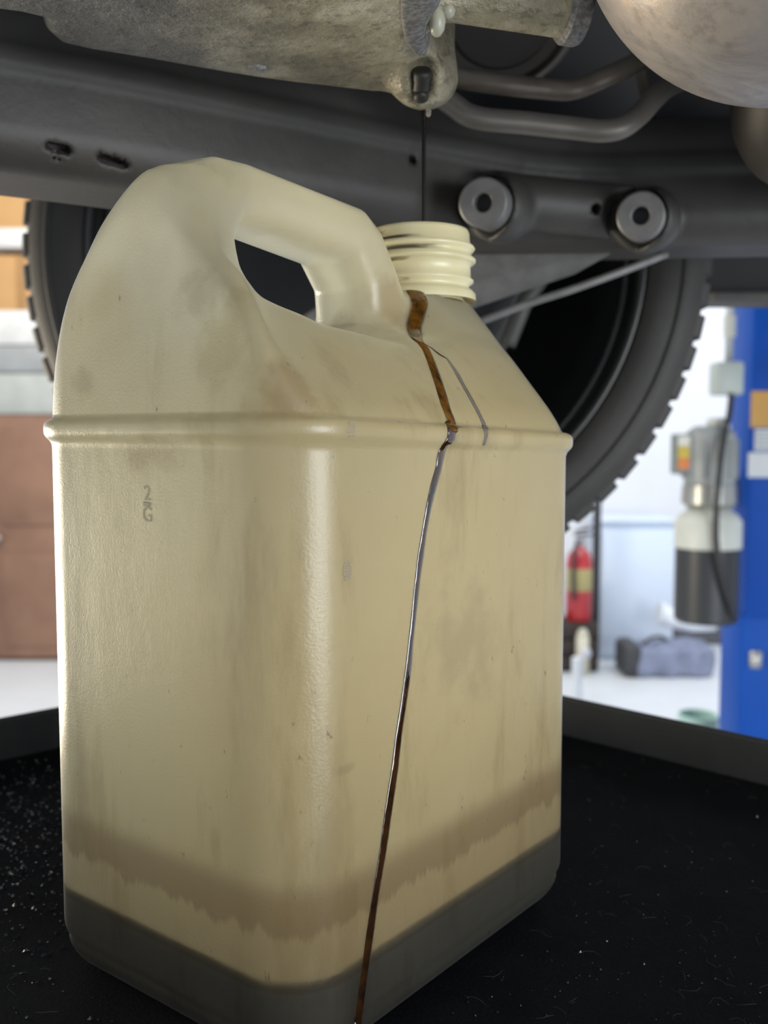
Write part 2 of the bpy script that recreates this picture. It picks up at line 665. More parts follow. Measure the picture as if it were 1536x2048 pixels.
def on_short(x, y, off=0.0):
    """pixel on the u=0 face -> jug-local (v, z)."""
    d = ray(x, y)
    e = np.array(JE)
    tt = (off + np.dot(np.array(JO)[:2], e[:2])) / np.dot(d[:2], e[:2])
    P = d * tt
    return float(np.dot(P[:2] - np.array(JO)[:2], np.array(JN)[:2])), float(P[2] - ZB)


for txt, py in (('2', 987), ('G', 1030)):
    me = text_mesh(txt, 0.0085, 0.00015)
    me.materials.append(m_mark)
    v, z = on_short(295, py)
    o = bpy.data.objects.new('volume_mark', me)
    C.objects.link(o)
    o.parent = jug
    o.matrix_local = Matrix.Translation((-0.0001, v, z)) @ Matrix(((0, 0, -1, 0), (-1, 0, 0, 0), (0, 1, 0, 0), (0, 0, 0, 1)))
    o['label'] = 'molded volume mark'
v, z = on_short(294, 1008)
o = MB().box((-0.0001, v, z), (0.0008, 0.0040, 0.0016), 0.0003).build('volume_bar', m_mark, jug, local=True)

# small molded grip ribs on the near rounded corner
m_rib = mat('molded_rib_plastic', (0.32, 0.28, 0.20), 0.5)


for (bx, by, dy, k, wpx) in ((703, 846, 6.5, 5, 24), (694, 1124, 5.0, 8, 26)):
    for i in range(k):
        p, nn = jug_hit(bx, by + dy * i)
        sx = Vector((0, 0, 1)).cross(nn).normalized()
        upv = nn.cross(sx)
        R = Matrix((sx, upv, nn)).transposed().to_4x4()
        hw_ = wpx * (0.6 + 0.4 * math.sin(math.pi * (i + 0.5) / k)) / F * 0.36
        MB().box(p, (hw_, 0.00045, 0.0005), 0.0001, R, 1).build('molded_rib', m_rib, jug)

# oil inside
m_oil = mat('used_black_oil', (0.012, 0.011, 0.010), 0.08, spec=0.5, col2=(0.010, 0.009, 0.008))
ZO = -0.196


def oil_sdf(u, v, z):
    d = smax(plan(u, v) + 0.0011, z - ZO, 0.0012)
    d = smax(d, ZB + 0.0012 - z, 0.004)
    return smax(d, 0.80 * (plan(u, v) + 0.0032) + 0.60 * (ZB + 0.012 - z), 0.006)


V2, F2 = nets(oil_sdf, (-0.006, -0.088, ZB - 0.006), (JL + 0.006, 0.088, ZO + 0.008), 0.003, 3)
Rj = Matrix.Translation((JO.x, JO.y, CZ)) @ Matrix.Rotation(TH, 4, 'Z')
me = mesh_np('used_oil', V2, F2)
me.transform(Rj)
tag(link('used_oil', me, m_oil, smooth=True), 'dark used oil pooled in the bottom of the translucent jug', 'oil')

# trickle running down the outside
t3 = NT('wet_brown_oil')
vor = t3.noise(1.0, 4, 0.6, t3.coord((150, 150, 60)))
t3.l(t3.ramp(vor, [(0.35, (0.020, 0.008, 0.001)), (0.66, (0.15, 0.062, 0.007))]), t3.b.inputs['Base Color'])
t3.b.inputs['Roughness'].default_value = 0.06
t3.b.inputs['Specular IOR Level'].default_value = 0.5
t3.b.inputs['Coat Weight'].default_value = 0.1
t3.b.inputs['Coat Roughness'].default_value = 0.03
t3.bump(t3.noise(1.0, 3, 0.55, t3.coord((300, 300, 110))), 0.25, 0.0010)
m_trick = t3.m
t4 = NT('wet_dark_oil')
t4.l(t4.ramp(t4.noise(120), [(0.35, (0.012, 0.005, 0.002)), (0.65, (0.045, 0.017, 0.004))]), t4.b.inputs['Base Color'])
t4.b.inputs['Roughness'].default_value = 0.05
t4.b.inputs['Specular IOR Level'].default_value = 0.9
t4.b.inputs['Coat Weight'].default_value = 0.7
t4.bump(t4.noise(1.0, 3, 0.6, t4.coord((160, 160, 45))), 0.35, 0.0012)
m_trick2 = t4.m


def ribbon(pts, wid, thick, jitter=0.0, rnd=None):
    """Lens-shaped bead lying on the jug along pixel waypoints."""
    rnd = rnd or random.Random(3)
    P = smooth_path([(a, b, w) for (a, b), w in zip(pts, wid)], 10)
    cs = []
    for q in P:
        ht = jug_hit(q.x, q.y)
        if ht is None:
            continue
        p, nn = ht
        cs.append((p, nn, q.z * (1 + jitter * (rnd.random() - 0.5)) / F * p.y * 0.5))
    b = MB()
    rings = []
    k = len(cs)
    for i, (p, nn, hw_) in enumerate(cs):
        tg = (cs[min(i + 1, k - 1)][0] - cs[max(i - 1, 0)][0]).normalized()
        sx = tg.cross(nn).normalized()
        up = sx.cross(tg).normalized()
        if up.dot(nn) < 0:
            up = -up
        th = thick * (1.0 + 0.12 * math.sin(i * 0.31) * math.sin(i * 0.13 + 1))
        ring = []
        for a in (-1.0, -0.72, -0.36, 0, 0.36, 0.72, 1.0):
            ring.append(b.bm.verts.new(p + sx * hw_ * a + up * (th * (1 - a * a) ** 0.6 - 0.00015)))
        ring.append(b.bm.verts.new(p - up * 0.0006))
        rings.append(ring)
    for r1, r2 in zip(rings[:-1], rings[1:]):
        for j in range(8):
            q = (j + 1) % 8
            b.bm.faces.new((r1[j], r1[q], r2[q], r2[j]))
    b.bm.faces.new(rings[0][::-1])
    b.bm.faces.new(rings[-1])
    return b


trk = empty('oil_trickle', jug_hit(740, 1880)[0], 0, 'glossy brown oil trickle running down the jug from its neck', 'oil')
UP = [(824, 573), (836, 600), (832, 630), (827, 655), (833, 676), (846, 690), (856, 708), (868, 740), (880, 775), (891, 812), (902, 842), (904, 862)]
UPW = [30, 38, 36, 32, 30, 28, 26, 27, 28, 28, 30, 30]
ribbon(UP, UPW, 0.0006, 0.05).build('brown_film', m_trick, trk, smooth=True)
LO = [(904, 860), (901, 878), (889, 892), (882, 908), (876, 940), (868, 968), (858, 1010), (849, 1060), (842, 1105), (836, 1150), (829, 1215), (822, 1280), (816, 1340), (808, 1400), (798, 1465), (789, 1540), (777, 1620), (766, 1700), (751, 1790), (741, 1860), (730, 1940), (722, 2000), (712, 2075)]
LOW = [24, 24, 18, 20, 18, 18, 16, 15, 17, 16, 15, 15, 18, 18, 19, 21, 22, 21, 20, 22, 22, 23, 23]
LOW = [w * 1.22 for w in LOW]
ribbon(LO, LOW, 0.0006, 0.05).build('dark_film', m_trick2, trk, smooth=True)

# thin dull grey line beside it, starting black along the shoulder fold
m_trail = mat('thin_grey_line', (0.14, 0.118, 0.105), 0.75, col2=(0.17, 0.14, 0.12), scale=60, spec=0.1)
m_trailb = mat('black_fold_line', (0.02, 0.014, 0.012), 0.2)
trl = empty('grey_shoulder_line', jug_hit(968, 888)[0], 0, 'thin dull grey line curving down the jug shoulder beside the brown trickle', 'oil stain')
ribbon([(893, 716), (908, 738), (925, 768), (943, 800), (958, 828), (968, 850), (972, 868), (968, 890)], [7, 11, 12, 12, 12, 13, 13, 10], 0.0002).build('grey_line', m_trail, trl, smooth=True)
ribbon([(850, 688), (864, 697), (878, 708), (892, 716)], [3, 6, 8, 5], 0.0003).build('black_seam', m_trailb, trl, smooth=True)

# ================================================================== TRAY
RZ = TRAY_Z + 0.030
m_tray = mat('black_tray_paint', (0.035, 0.037, 0.037), 0.55, col2=(0.022, 0.023, 0.024), scale=14, bump=0.3, bscale=120, bdist=0.001)
m_matb = mat('oily_black_mat', (0.006, 0.0065, 0.008), 0.8, col2=(0.003, 0.003, 0.004), scale=30, bump=0.9, bscale=420, bdist=0.004, spec=0.12)
r1, r2 = atz(1120, 1390, RZ), atz(1536, 1480, RZ)
l1 = atz(60, 1425, RZ)
dr = (r2 - r1).normalized()
dl = Vector((-dr.y * -1, dr.x * -1, 0))          # perpendicular, heading left and towards the camera
dl = Vector((dr.y, -dr.x, 0))
if dl.x > 0:
    dl = -dl
# blend the left rim a little open, as the tray flares
dl = (dl * 0.55 + Vector((-0.81, -0.585, 0)) * 0.45).normalized()
A = np.array([[dr.x, -dl.x], [dr.y, -dl.y]])
sol = np.linalg.solve(A, np.array([l1.x - r1.x, l1.y - r1.y]))
FC = r1 + dr * float(sol[0])
LR, LL = 0.80, 0.72
tray = empty('oil_drain_tray', (FC + dr * LR / 2 + dl * LL / 2).xy.to_3d(), 0, 'shallow black oil drain tray on a stand, under the plastic jug', 'tray')
cor = [FC, FC + dr * LR, FC + dr * LR + dl * LL, FC + dl * LL]
b = MB()
b.prism([(p.x, p.y) for p in [Vector((q.x, q.y, 0)) for q in cor]][::-1], -0.012, (0, 0, TRAY_Z - 0.001), (1, 0, 0), (0, 1, 0))
b.build('tray_base', m_tray, tray)
b = MB()
cm = sum(cor, Vector()) / 4
b.prism([((q - cm) * 0.985 + cm).xy[:] for q in cor][::-1], -0.001, (0, 0, TRAY_Z), (1, 0, 0), (0, 1, 0))
b.build('tray_mat', m_matb, tray)
for i in range(4):
    p, q = cor[i], cor[(i + 1) % 4]
    dirv = (q - p).normalized()
    nrm = Vector((-dirv.y, dirv.x, 0))
    b = MB()
    mid = (p + q) / 2
    R = Matrix((dirv, nrm, Vector((0, 0, 1)))).transposed().to_4x4()
    b.box((mid.x, mid.y, TRAY_Z + 0.009), ((q - p).length + 0.006, 0.006, 0.042), 0.002, R)
    b.build('tray_rim', m_tray, tray)
b = MB()
b.lathe([(0.0, TRAY_Z - 0.02), (0.035, TRAY_Z - 0.02), (0.035, 0.05), (0.22, 0.03), (0.22, 0.0), (0.0, 0.0)], 24, Matrix.Translation((cm.x, cm.y, 0)))
b.build('stand', m_tray, tray, angle=30)

m_grit = mat('wet_black_grit', (0.02, 0.02, 0.022), 0.18, spec=0.8, scale=40)
rg = random.Random(11)
b = MB()


def grain(p, r):
    m = Matrix.Translation(p) @ Matrix.Rotation(rg.random() * 6.28, 4, (rg.random(), rg.random(), rg.random() + .1)) @ Matrix.Diagonal((1, 0.8 + .4 * rg.random(), 0.6 + .4 * rg.random(), 1))
    vs = [b.bm.verts.new(m @ Vector(q) * 1.0) for q in ((r, 0, 0), (-r, 0, 0), (0, r, 0), (0, -r, 0), (0, 0, r), (0, 0, -r))]
    for (i, j, k) in ((0, 2, 4), (2, 1, 4), (1, 3, 4), (3, 0, 4), (2, 0, 5), (1, 2, 5), (3, 1, 5), (0, 3, 5)):
        b.bm.faces.new((vs[i], vs[j], vs[k]))


def inside(p):
    q = p - FC
    M_ = np.array([[dr.x, dl.x], [dr.y, dl.y]])
    a, c = np.linalg.solve(M_, np.array([q.x, q.y]))
    if not (0.012 < a < LR - 0.012 and 0.012 < c < LL - 0.012):
        return False
    w = Vector((p.x - JO.x, p.y - JO.y, 0))
    return float(plan(np.array([w.dot(JE)]), np.array([w.dot(JN)]))[0]) > 0.004


def rnd_tray(x0, x1, y0, y1):
    while True:
        p = atz(rg.uniform(x0, x1), rg.uniform(y0, y1), TRAY_Z)
        if inside(p):
            return p


gc = atz(10, 1680, TRAY_Z)
n_ = 0
while n_ < 2600:
    p = Vector((rg.gauss(gc.x, 0.085), rg.gauss(gc.y, 0.085), TRAY_Z))
    if inside(p):
        grain(p, rg.uniform(0.0005, 0.0016))
        n_ += 1
for i in range(900):
    grain(rnd_tray(-100, 1650, 1450, 2200), rg.uniform(0.0003, 0.0008))
tag(b.build('grit', m_grit, tray), 'wet black grit scattered over the tray mat', kind='stuff')
m_lint = mat('grey_lint', (0.045, 0.045, 0.042), 0.7)
b = MB()
for i in range(100):
    p = rnd_tray(950, 1560, 1500, 2080) if i % 4 else rnd_tray(0, 200, 1500, 2060)
    a = rg.random() * 6.28
    ln = rg.uniform(0.002, 0.011)
    d1 = Vector((math.cos(a), math.sin(a), 0)) * ln
    cv = Vector((-d1.y, d1.x, 0)) * rg.uniform(-.5, .5)
    hh = Vector((0, 0, rg.uniform(0.0006, 0.002)))
    b.tube([p + Vector((0, 0, .0003)), p + d1 * .35 + cv * .6 + hh, p + d1 * .7 + cv * .7 + hh, p + d1 + hh * .5], 0.00009, 4)
tag(b.build('lint', m_lint, tray), 'fine grey lint fibres on the tray mat', kind='stuff')

# ================================================================== CAR (underside)
m_dark = mat('underbody_and_shade_black', (0.004, 0.004, 0.005), 0.7, scale=12)  # underbody black, also the painted shade of the engine bay backdrop
m_beam = mat('satin_black_chassis_paint', (0.046, 0.042, 0.038), 0.55, col2=(0.035, 0.032, 0.029), scale=25, bump=0.22, bscale=170, bdist=0.0015)
m_beam2 = mat('worn_chassis_steel', (0.17, 0.165, 0.16), 0.5, 0.1, col2=(0.125, 0.12, 0.115), scale=60, bump=0.2, bscale=200, bdist=0.0008)
m_rubber = mat('tyre_rubber', (0.032, 0.028, 0.025), 0.65, col2=(0.020, 0.018, 0.016), scale=10, bump=0.3, bscale=140, bdist=0.001)
m_rim = mat('dusty_dark_wheel_metal', (0.055, 0.055, 0.053), 0.45, 0.5, scale=16)
m_hub = mat('black_brake_parts', (0.010, 0.011, 0.012), 0.6, scale=16)

car = empty('car', (0.0, 0.9, CZ + 0.12), 0, 'underside of a raised car with a draining oil pan, dark frame rail and one tyre', 'car')

# --- frame rail
BZ = 0.140                                        # lower face above the camera
bp = [(-0.46, 0.40), (-0.206, 0.526), (-0.069, 0.615), (0.050, 0.695), (0.140, 0.735), (0.290, 0.722), (0.60, 0.70)]
bps = smooth_path([(a, c, 0) for a, c in bp], 4)
bps = [(p.x, p.y) for p in bps]


def plan_line(x, y):
    """signed lateral offset from the rail's front-bottom line (positive = away) and distance."""
    best = np.full(np.shape(x), 1e9)
    sg = np.zeros(np.shape(x))
    for (ax, ay), (bx, by) in zip(bps[:-1], bps[1:]):
        ex, ey = bx - ax, by - ay
        tt = np.clip(((x - ax) * ex + (y - ay) * ey) / (ex * ex + ey * ey), 0, 1)
        dx, dy = x - ax - tt * ex, y - ay - tt * ey
        dd = dx * dx + dy * dy
        cr = ex * dy - ey * dx
        m = dd < best
        best = np.where(m, dd, best)
        sg = np.where(m, np.sign(cr), sg)
    return sg * np.sqrt(best)


def cyl(x, y, z, p, d, r, half):
    p, d = np.array(p), np.array(d) / np.linalg.norm(d)
    qx, qy, qz = x - p[0], y - p[1], z - p[2]
    a = qx * d[0] + qy * d[1] + qz * d[2]
    rad = np.sqrt(np.maximum(qx * qx + qy * qy + qz * qz - a * a, 0))
    return np.maximum(rad - r, np.abs(a) - half)


def capsule(x, y, z, a, b, r, r2=None):
    a, b = np.array(a, float), np.array(b, float)
    e = b - a
    tt = np.clip(((x - a[0]) * e[0] + (y - a[1]) * e[1] + (z - a[2]) * e[2]) / (e @ e), 0, 1)
    rr = r + ((r2 if r2 is not None else r) - r) * tt
    return np.sqrt((x - a[0] - tt * e[0]) ** 2 + (y - a[1] - tt * e[1]) ** 2 + (z - a[2] - tt * e[2]) ** 2) - rr


def hit_rail(x, y, z):
    """pixel -> point on the ray at height z above the camera"""
    p = atz(x, y, CZ + z)
    return (p.x, p.y, p.z)


SL = [at(965, 405, 0.640), at(1281, 431, 0.668)]
SD = Vector((-0.30, -0.93, -0.12)).normalized()


def rail_sdf(x, y, z):
    s = plan_line(x, y)
    zz = z - CZ
    # rounded box section: s in [-0.012,0.075], z in [BZ, BZ+0.085], generous lower front round
    q1 = np.abs(s - 0.034) - (0.046 - 0.022)
    q2 = np.abs(zz - (BZ + 0.046)) - (0.046 - 0.022)
    d = np.hypot(np.maximum(q1, 0), np.maximum(q2, 0)) + np.minimum(np.maximum(q1, q2), 0) - 0.022
    # rib plate between the two sleeves
    pa, pb_ = at(985, 400, 0.682), at(1250, 425, 0.710)
    rib = capsule(x, y, z, pa, pb_, 0.0185)
    d = smin(d, rib, 0.008)
    # step line along the top of the face on the left
    d = d - 0.0025 * np.exp(-((zz - (BZ + 0.055)) / 0.007) ** 4)
    for p in SL:
        c0 = p - SD * 0.026
        d = smin(d, capsule(x, y, z, p - SD * 0.034 + Vector((0.003, 0, 0)), p - SD * 0.06, 0.0225), 0.006)
        d = smax(d, -cyl(x, y, z, np.array(c0) + np.array((-0.005, 0, 0.001)), np.array(SD), 0.0205, 0.024), 0.004)
    for a, c, r, dn in SLOTS:
        for k_ in (-0.002, 0.004, 0.010):
            d = smax(d, -capsule(x, y, z, np.array(a + dn * k_), np.array(c + dn * k_), r), 0.0015)
    return d


SLOTS = []


def march(fn, x, y, s0):
    d = ray(x, y)
    d = d / np.linalg.norm(d)
    q = s0
    for _ in range(120):
        P = d * q
        v_ = float(fn(np.array([P[0]]), np.array([P[1]]), np.array([P[2] + CZ]))[0])
        q += v_ * 0.7
        if abs(v_) < 2e-5 or q > 2:
            break
    P = d * q
    P = np.array([P[0], P[1], P[2] + CZ])
    h = 5e-4
    g_ = np.array([float(fn(*[np.array([c]) for c in P + h * a])[0] - fn(*[np.array([c]) for c in P - h * a])[0]) for a in np.eye(3)])
    return Vector(P), Vector(g_ / np.linalg.norm(g_))


sl_ = []
for (xa, ya), (xb, yb), rp in (((98, 292), (136, 303), 11), ((106, 317), (118, 320), 6), ((204, 318), (250, 332), 11), ((1052, 486), (1064, 487), 4), ((1174, 496), (1196, 498), 5), ((1232, 500), (1240, 500), 4), ((1192, 418), (1194, 419), 11), ((825, 318), (828, 320), 10)):
    pa, na_ = march(rail_sdf, xa, ya, 0.35)
    pb2, nb2 = march(rail_sdf, xb, yb, 0.35)
    sl_.append((pa, pb2, max(rp / F * pa.y, 0.0012), -(na_ + nb2).normalized()))
SLOTS = sl_
rail = sdf_obj('frame_rail', rail_sdf, (-0.40, 0.36, CZ + 0.125), (0.46, 0.86, CZ + 0.25), 0.0022, m_beam, car, 2)
rail['label'] = 'satin black frame rail'
m_hole = mat('sleeve_bore_dark', (0.02, 0.02, 0.021), 0.6)
for p in SL:
    M_ = axis_m(p, SD)
    rO, rI = 0.0158, 0.0058
    MB().lathe([(rI, -0.035), (rI, -0.001), (rI + 0.001, 0.0), (rO - 0.0012, 0.0), (rO, -0.0012), (rO, -0.035)], 40, M_, closed=True).build('bushing_sleeve', m_beam2, car, angle=35)
    MB().lathe([(0.0, -0.010), (rI + 0.0002, -0.010), (rI + 0.0002, -0.03), (0.0, -0.03)], 24, M_).build('sleeve_bore', m_hole, car)

# lower flange strip under the left of the rail
b = MB()
fl = [at(-60, 352, 0.56), at(60, 356, 0.57), at(170, 362, 0.60), at(300, 372, 0.64), at(420, 392, 0.68)]
b2 = [p + Vector((0, 0.05, 0.004)) for p in fl]
for i in range(len(fl) - 1):
    q = [fl[i], fl[i + 1], b2[i + 1], b2[i]]
    lo = [b.bm.verts.new(p) for p in q]
    hi = [b.bm.verts.new(p + Vector((0, 0, 0.006))) for p in q]
    for f in ((lo[0], lo[1], lo[2], lo[3]), (hi[3], hi[2], hi[1], hi[0]), (lo[0], hi[0], hi[1], lo[1]), (lo[2], hi[2], hi[3], lo[3]), (lo[1], hi[1], hi[2], lo[2]), (lo[3], hi[3], hi[0], lo[0])):
        b.bm.faces.new(f)
b.build('rail_flange', m_beam2, car)

# --- control arm behind the neck: web plate with rolled lip
b = MB()
wp = [at(860, 470, 0.765), at(1235, 500, 0.765), at(1150, 548, 0.775), at(960, 612, 0.79), at(700, 700, 0.81), at(600, 640, 0.81)]
lo = [b.bm.verts.new(p) for p in wp]
hi = [b.bm.verts.new(p + Vector((0, 0.006, 0.003))) for p in wp]
b.bm.faces.new(lo)
b.bm.faces.new(hi[::-1])
for i in range(len(wp)):
    j = (i + 1) % len(wp)
    b.bm.faces.new((lo[i], hi[i], hi[j], lo[j]))
arm = b.build('control_arm', m_beam2, car)
b = MB()
lp = smooth_path([at(1332, 508, 0.765), at(1270, 533, 0.755), at(1150, 577, 0.75), at(1060, 606, 0.755), at(970, 640, 0.76), at(800, 705, 0.77), at(640, 765, 0.78)], 4)
b.tube(lp, 0.0030, 10)
b.build('arm_lip', m_beam2, arm, smooth=True)

# --- wheel
WY = 0.95
wc = at(729, 503, WY)
RT = 690.0 / F * WY
WM = axis_m(wc, (0.02, 1, 0))                    # local Z runs away from the camera
tyre = MB().lathe([(0.268, 0.004), (0.272, -0.002), (0.285, -0.006), (0.305, -0.006), (0.320, 0.000), (RT - 0.006, 0.012), (RT - 0.006, 0.20), (0.320, 0.215), (0.285, 0.222), (0.268, 0.21)], 120, WM, closed=True).build('tyre', m_rubber, car, smooth=True)
tyre['label'] = 'black tyre with blocky tread seen from its inner side'
# bead rings on the sidewall
MB().lathe([(0.300, -0.0060), (0.302, -0.0085), (0.305, -0.0085), (0.307, -0.0058)], 120, WM).build('sidewall_ring', m_rubber, tyre, smooth=True)
NB = 68
b = MB()
da = 2 * math.pi / NB
g = 0.70 * da
prof_b = [(RT - 0.0115, 0.006), (RT - 0.0045, 0.008), (RT + 0.0005, 0.016), (RT + 0.001, 0.105), (RT + 0.0005, 0.196), (RT - 0.0045, 0.204), (RT - 0.0115, 0.206)]
ra = []
for sgn in (-0.5, 0.5):
    ra.append([b.bm.verts.new((r * math.cos(g * sgn), r * math.sin(g * sgn), h)) for r, h in prof_b])
for i in range(len(prof_b) - 1):
    b.bm.faces.new((ra[0][i], ra[1][i], ra[1][i + 1], ra[0][i + 1]))
b.bm.faces.new(ra[0])
b.bm.faces.new(ra[1][::-1])
bmesh.ops.recalc_face_normals(b.bm, faces=b.bm.faces)
blk = bpy.data.meshes.new('tread_block')
b.bm.to_mesh(blk)
b.bm.free()
blk.materials.append(m_rubber)
ti = wmat(car)
for i in range(NB):
    o = bpy.data.objects.new('tread_block', blk)
    C.objects.link(o)
    o.parent = tyre
    o.matrix_local = ti.inverted() @ WM @ Matrix.Rotation(i * da + 0.03, 4, 'Z')
# rim: two stepped rings and the deep barrel
rim = MB().lathe([(0.262, 0.012), (0.2635, 0.002), (0.268, -0.001), (0.270, 0.006), (0.266, 0.02), (0.255, 0.03), (0.250, 0.026), (0.253, 0.018), (0.256, 0.018), (0.250, 0.05), (0.235, 0.17), (0.0, 0.18), (0.0, 0.19), (0.268, 0.20)], 96, WM).build('wheel_rim', m_rim, car, smooth=True)
MB().lathe([(0.0, 0.02), (0.150, 0.02), (0.165, 0.03), (0.165, 0.05), (0.0, 0.05)], 64, WM).build('brake_shield', m_hub, rim, angle=30)
b = MB()
b.tube(smooth_path([at(1015, 690, 0.93), at(1035, 640, 0.925), at(1052, 600, 0.925), at(1080, 560, 0.93)], 4), 0.008, 10)
b.build('knuckle_arm', mat('dull_cast_iron', (0.055, 0.055, 0.05), 0.6), car, smooth=True)

# --- dark bodywork round the wheel and over the engine, with an added backdrop
MB().box((0.02, 1.07, CZ + 0.66), (3.2, 1.9, 0.03)).build('floor_pan', m_dark, car)
MB().box((0.02, 0.885, CZ + 0.45), (3.2, 0.02, 0.41)).build('engine_bay_backdrop', m_dark, car)  # added black sheet, its colour standing in for the engine bay's darkness
b = MB()
p0 = at(1395, 612, 1.24)
b.box((p0.x + 0.75, 1.24, p0.z + 0.25), (1.5, 0.05, 0.50), 0.008)
b.build('fender', m_dark, car, angle=30)
MB().box((p0.x + 0.75, 1.205, p0.z + 0.004), (1.5, 0.06, 0.012), 0.004).build('fender_edge', m_beam, car, angle=30)
pl_ = at(20, 340, 1.24)
MB().box((-1.15, 1.24, pl_.z + 0.27), (1.5, 0.05, 0.50), 0.008).build('fender', m_dark, car, angle=30)

# --- engine oil pan
t5 = NT('oily_cast_aluminium')
n1 = t5.noise(14, 6, 0.65)
n2 = t5.noise(150, 4, 0.7)
tcx = t5.n('ShaderNodeTexCoord')
sx = t5.n('ShaderNodeSeparateXYZ')
t5.l(tcx.outputs['Object'], sx.inputs[0])
cA = t5.ramp(n1, [(0.30, (0.060, 0.057, 0.052)), (0.52, (0.12, 0.116, 0.105)), (0.72, (0.22, 0.21, 0.19))])
cB = t5.ramp(n1, [(0.30, (0.13, 0.11, 0.065)), (0.50, (0.33, 0.295, 0.20)), (0.68, (0.60, 0.56, 0.45))])
cc = t5.mix(t5.step(t5.math('ADD', sx.outputs[0], t5.math('MULTIPLY', t5.math('SUBTRACT', n1, 0.5), 0.12)), -0.10, 0.0), cA, cB)
cc = t5.mix(t5.math('MULTIPLY', t5.step(n2, 0.52, 0.66), 0.45), cc, (0.03, 0.028, 0.024))
t5.l(cc, t5.b.inputs['Base Color'])
t5.b.inputs['Roughness'].default_value = 0.45
t5.b.inputs['Metallic'].default_value = 0.25
t5.bump(t5.math('ADD', n2, t5.noise(45, 4)), 0.9, 0.0024)
m_pan = t5.m
m_alu = mat('cleaner_cast_aluminium', (0.24, 0.235, 0.23), 0.5, 0.2, col2=(0.12, 0.115, 0.11), scale=420, bump=0.15, bscale=350, bdist=0.0005, lo=0.4, hi=0.6)

NECK_W = JO + JE * NU
NY = NECK_W.y
boss_b = at(850, 218, NY)                        # lowest point of the drain boss, straight above the neck
pan_out = [(-120, 22), (40, 44), (82, 54), (86, 82), (112, 104), (182, 118), (350, 138), (520, 160), (640, 176), (740, 192), (800, 196), (850, 180), (868, 140), (850, 105), (852, 60), (880, 20), (900, -60)]
PZ = 0.180                                       # height of the sump's lower face at its far edge
pan2 = []
for (px, py) in pan_out:
    p = atz(px, py, CZ + PZ)
    pan2.append((p.x, p.y))
pan2 += [(pan2[-1][0] + 0.02, 0.05), (-0.30, 0.05)]


RECESS = []


def pan_sdf(x, y, z):
    zz = z - CZ
    low = PZ - 0.10 * np.maximum(0.47 - y, 0) * 0.2 + 0.006 * np.sin(x * 30) * 0.3
    pd = poly2(x, y, pan2)
    d = smax(pd, low - zz, 0.012)
    d = smax(d, zz - (PZ + 0.07), 0.01)
    bx, by, bz = boss_b
    boss = capsule(x, y, z, (bx, by - 0.002, bz + 0.0150), (bx - 0.004, by - 0.006, bz + 0.06), 0.0150, 0.019)
    d = smin(d, boss, 0.012)
    # flared lug reaching right of the boss
    d = smin(d, capsule(x, y, z, at(872, 158, NY), at(840, 150, NY - 0.01), 0.007, 0.012), 0.012)
    # casting arm reaching right above the pipes
    d = smin(d, capsule(x, y, z, at(880, -30, 0.46), at(1125, 12, 0.47), 0.0145, 0.0135), 0.014)
    # dark drain recess
    for a, c, r in RECESS:
        d = smax(d, -capsule(x, y, z, a, c, r * 0.8, r), 0.005)
    # parting groove sweeping down to the lug
    gp = [at(806, -20, 0.36), at(805, 60, 0.40), at(822, 100, 0.44), at(850, 124, 0.475)]
    for a, c in zip(gp[:-1], gp[1:]):
        d = smax(d, -(capsule(x, y, z, (a.x, a.y, CZ + PZ - 0.0006), (c.x, c.y, CZ + PZ - 0.0006), 0.0014)), 0.0015)
    return d


p1, n1_ = march(pan_sdf, 843, 192, 0.3)
p2, n2_ = march(pan_sdf, 846, 148, 0.3)
RECESS = [(np.array(p1 - n1_ * 0.001), np.array(p2 - n2_ * 0.002), 0.0062)]
pan = sdf_obj('oil_pan', pan_sdf, (-0.26, 0.20, CZ + 0.150), (0.115, 0.56, CZ + 0.262), 0.0018, m_pan, car, 2)
pan['label'] = 'oily cast aluminium oil pan with a dripping drain boss'
# machined flange along the right edge of the pan
fstrip = []
for (px, py) in ((800, -40), (803, 40), (810, 80), (832, 112), (852, 122), (862, 112), (851, 92), (853, 62), (884, 16), (905, -40)):
    p = atz(px, py, CZ + PZ)
    fstrip.append((p.x, p.y))


def flange_sdf(x, y, z):
    return smax(pan_sdf(x, y, z) - 0.0022, poly2(x, y, fstrip), 0.002)


sdf_obj('pan_flange', flange_sdf, (-0.03, 0.34, CZ + 0.15), (0.08, 0.52, CZ + 0.235), 0.0016, m_alu, pan, 2)
# wet black oil in the drain recess
pm = (p1 + p2) / 2
nm = (n1_ + n2_).normalized()
b = MB()
b.tube(smooth_path([p1 + (p1 - p2) * 0.15 + nm * 0.0006, p1 - nm * 0.0035, pm - nm * 0.0042, p2 - nm * 0.0045], 5), [0.0016] + [0.0036] * 5 + [0.0046] * 5 + [0.0050] * 4 + [0.004], 12)
b.build('wet_oil_patch', mat('wet_black_oil_patch', (0.014, 0.013, 0.010), 0.55), pan, smooth=True)
# rim flange bead running down to the lug
b = MB()
b.tube(smooth_path([at(832, 112, NY - 0.018), at(850, 128, NY - 0.018), at(868, 143, NY - 0.017), at(884, 152, NY - 0.012)], 4), 0.0011, 8)
b.build('casting_seam', m_alu, pan, smooth=True)
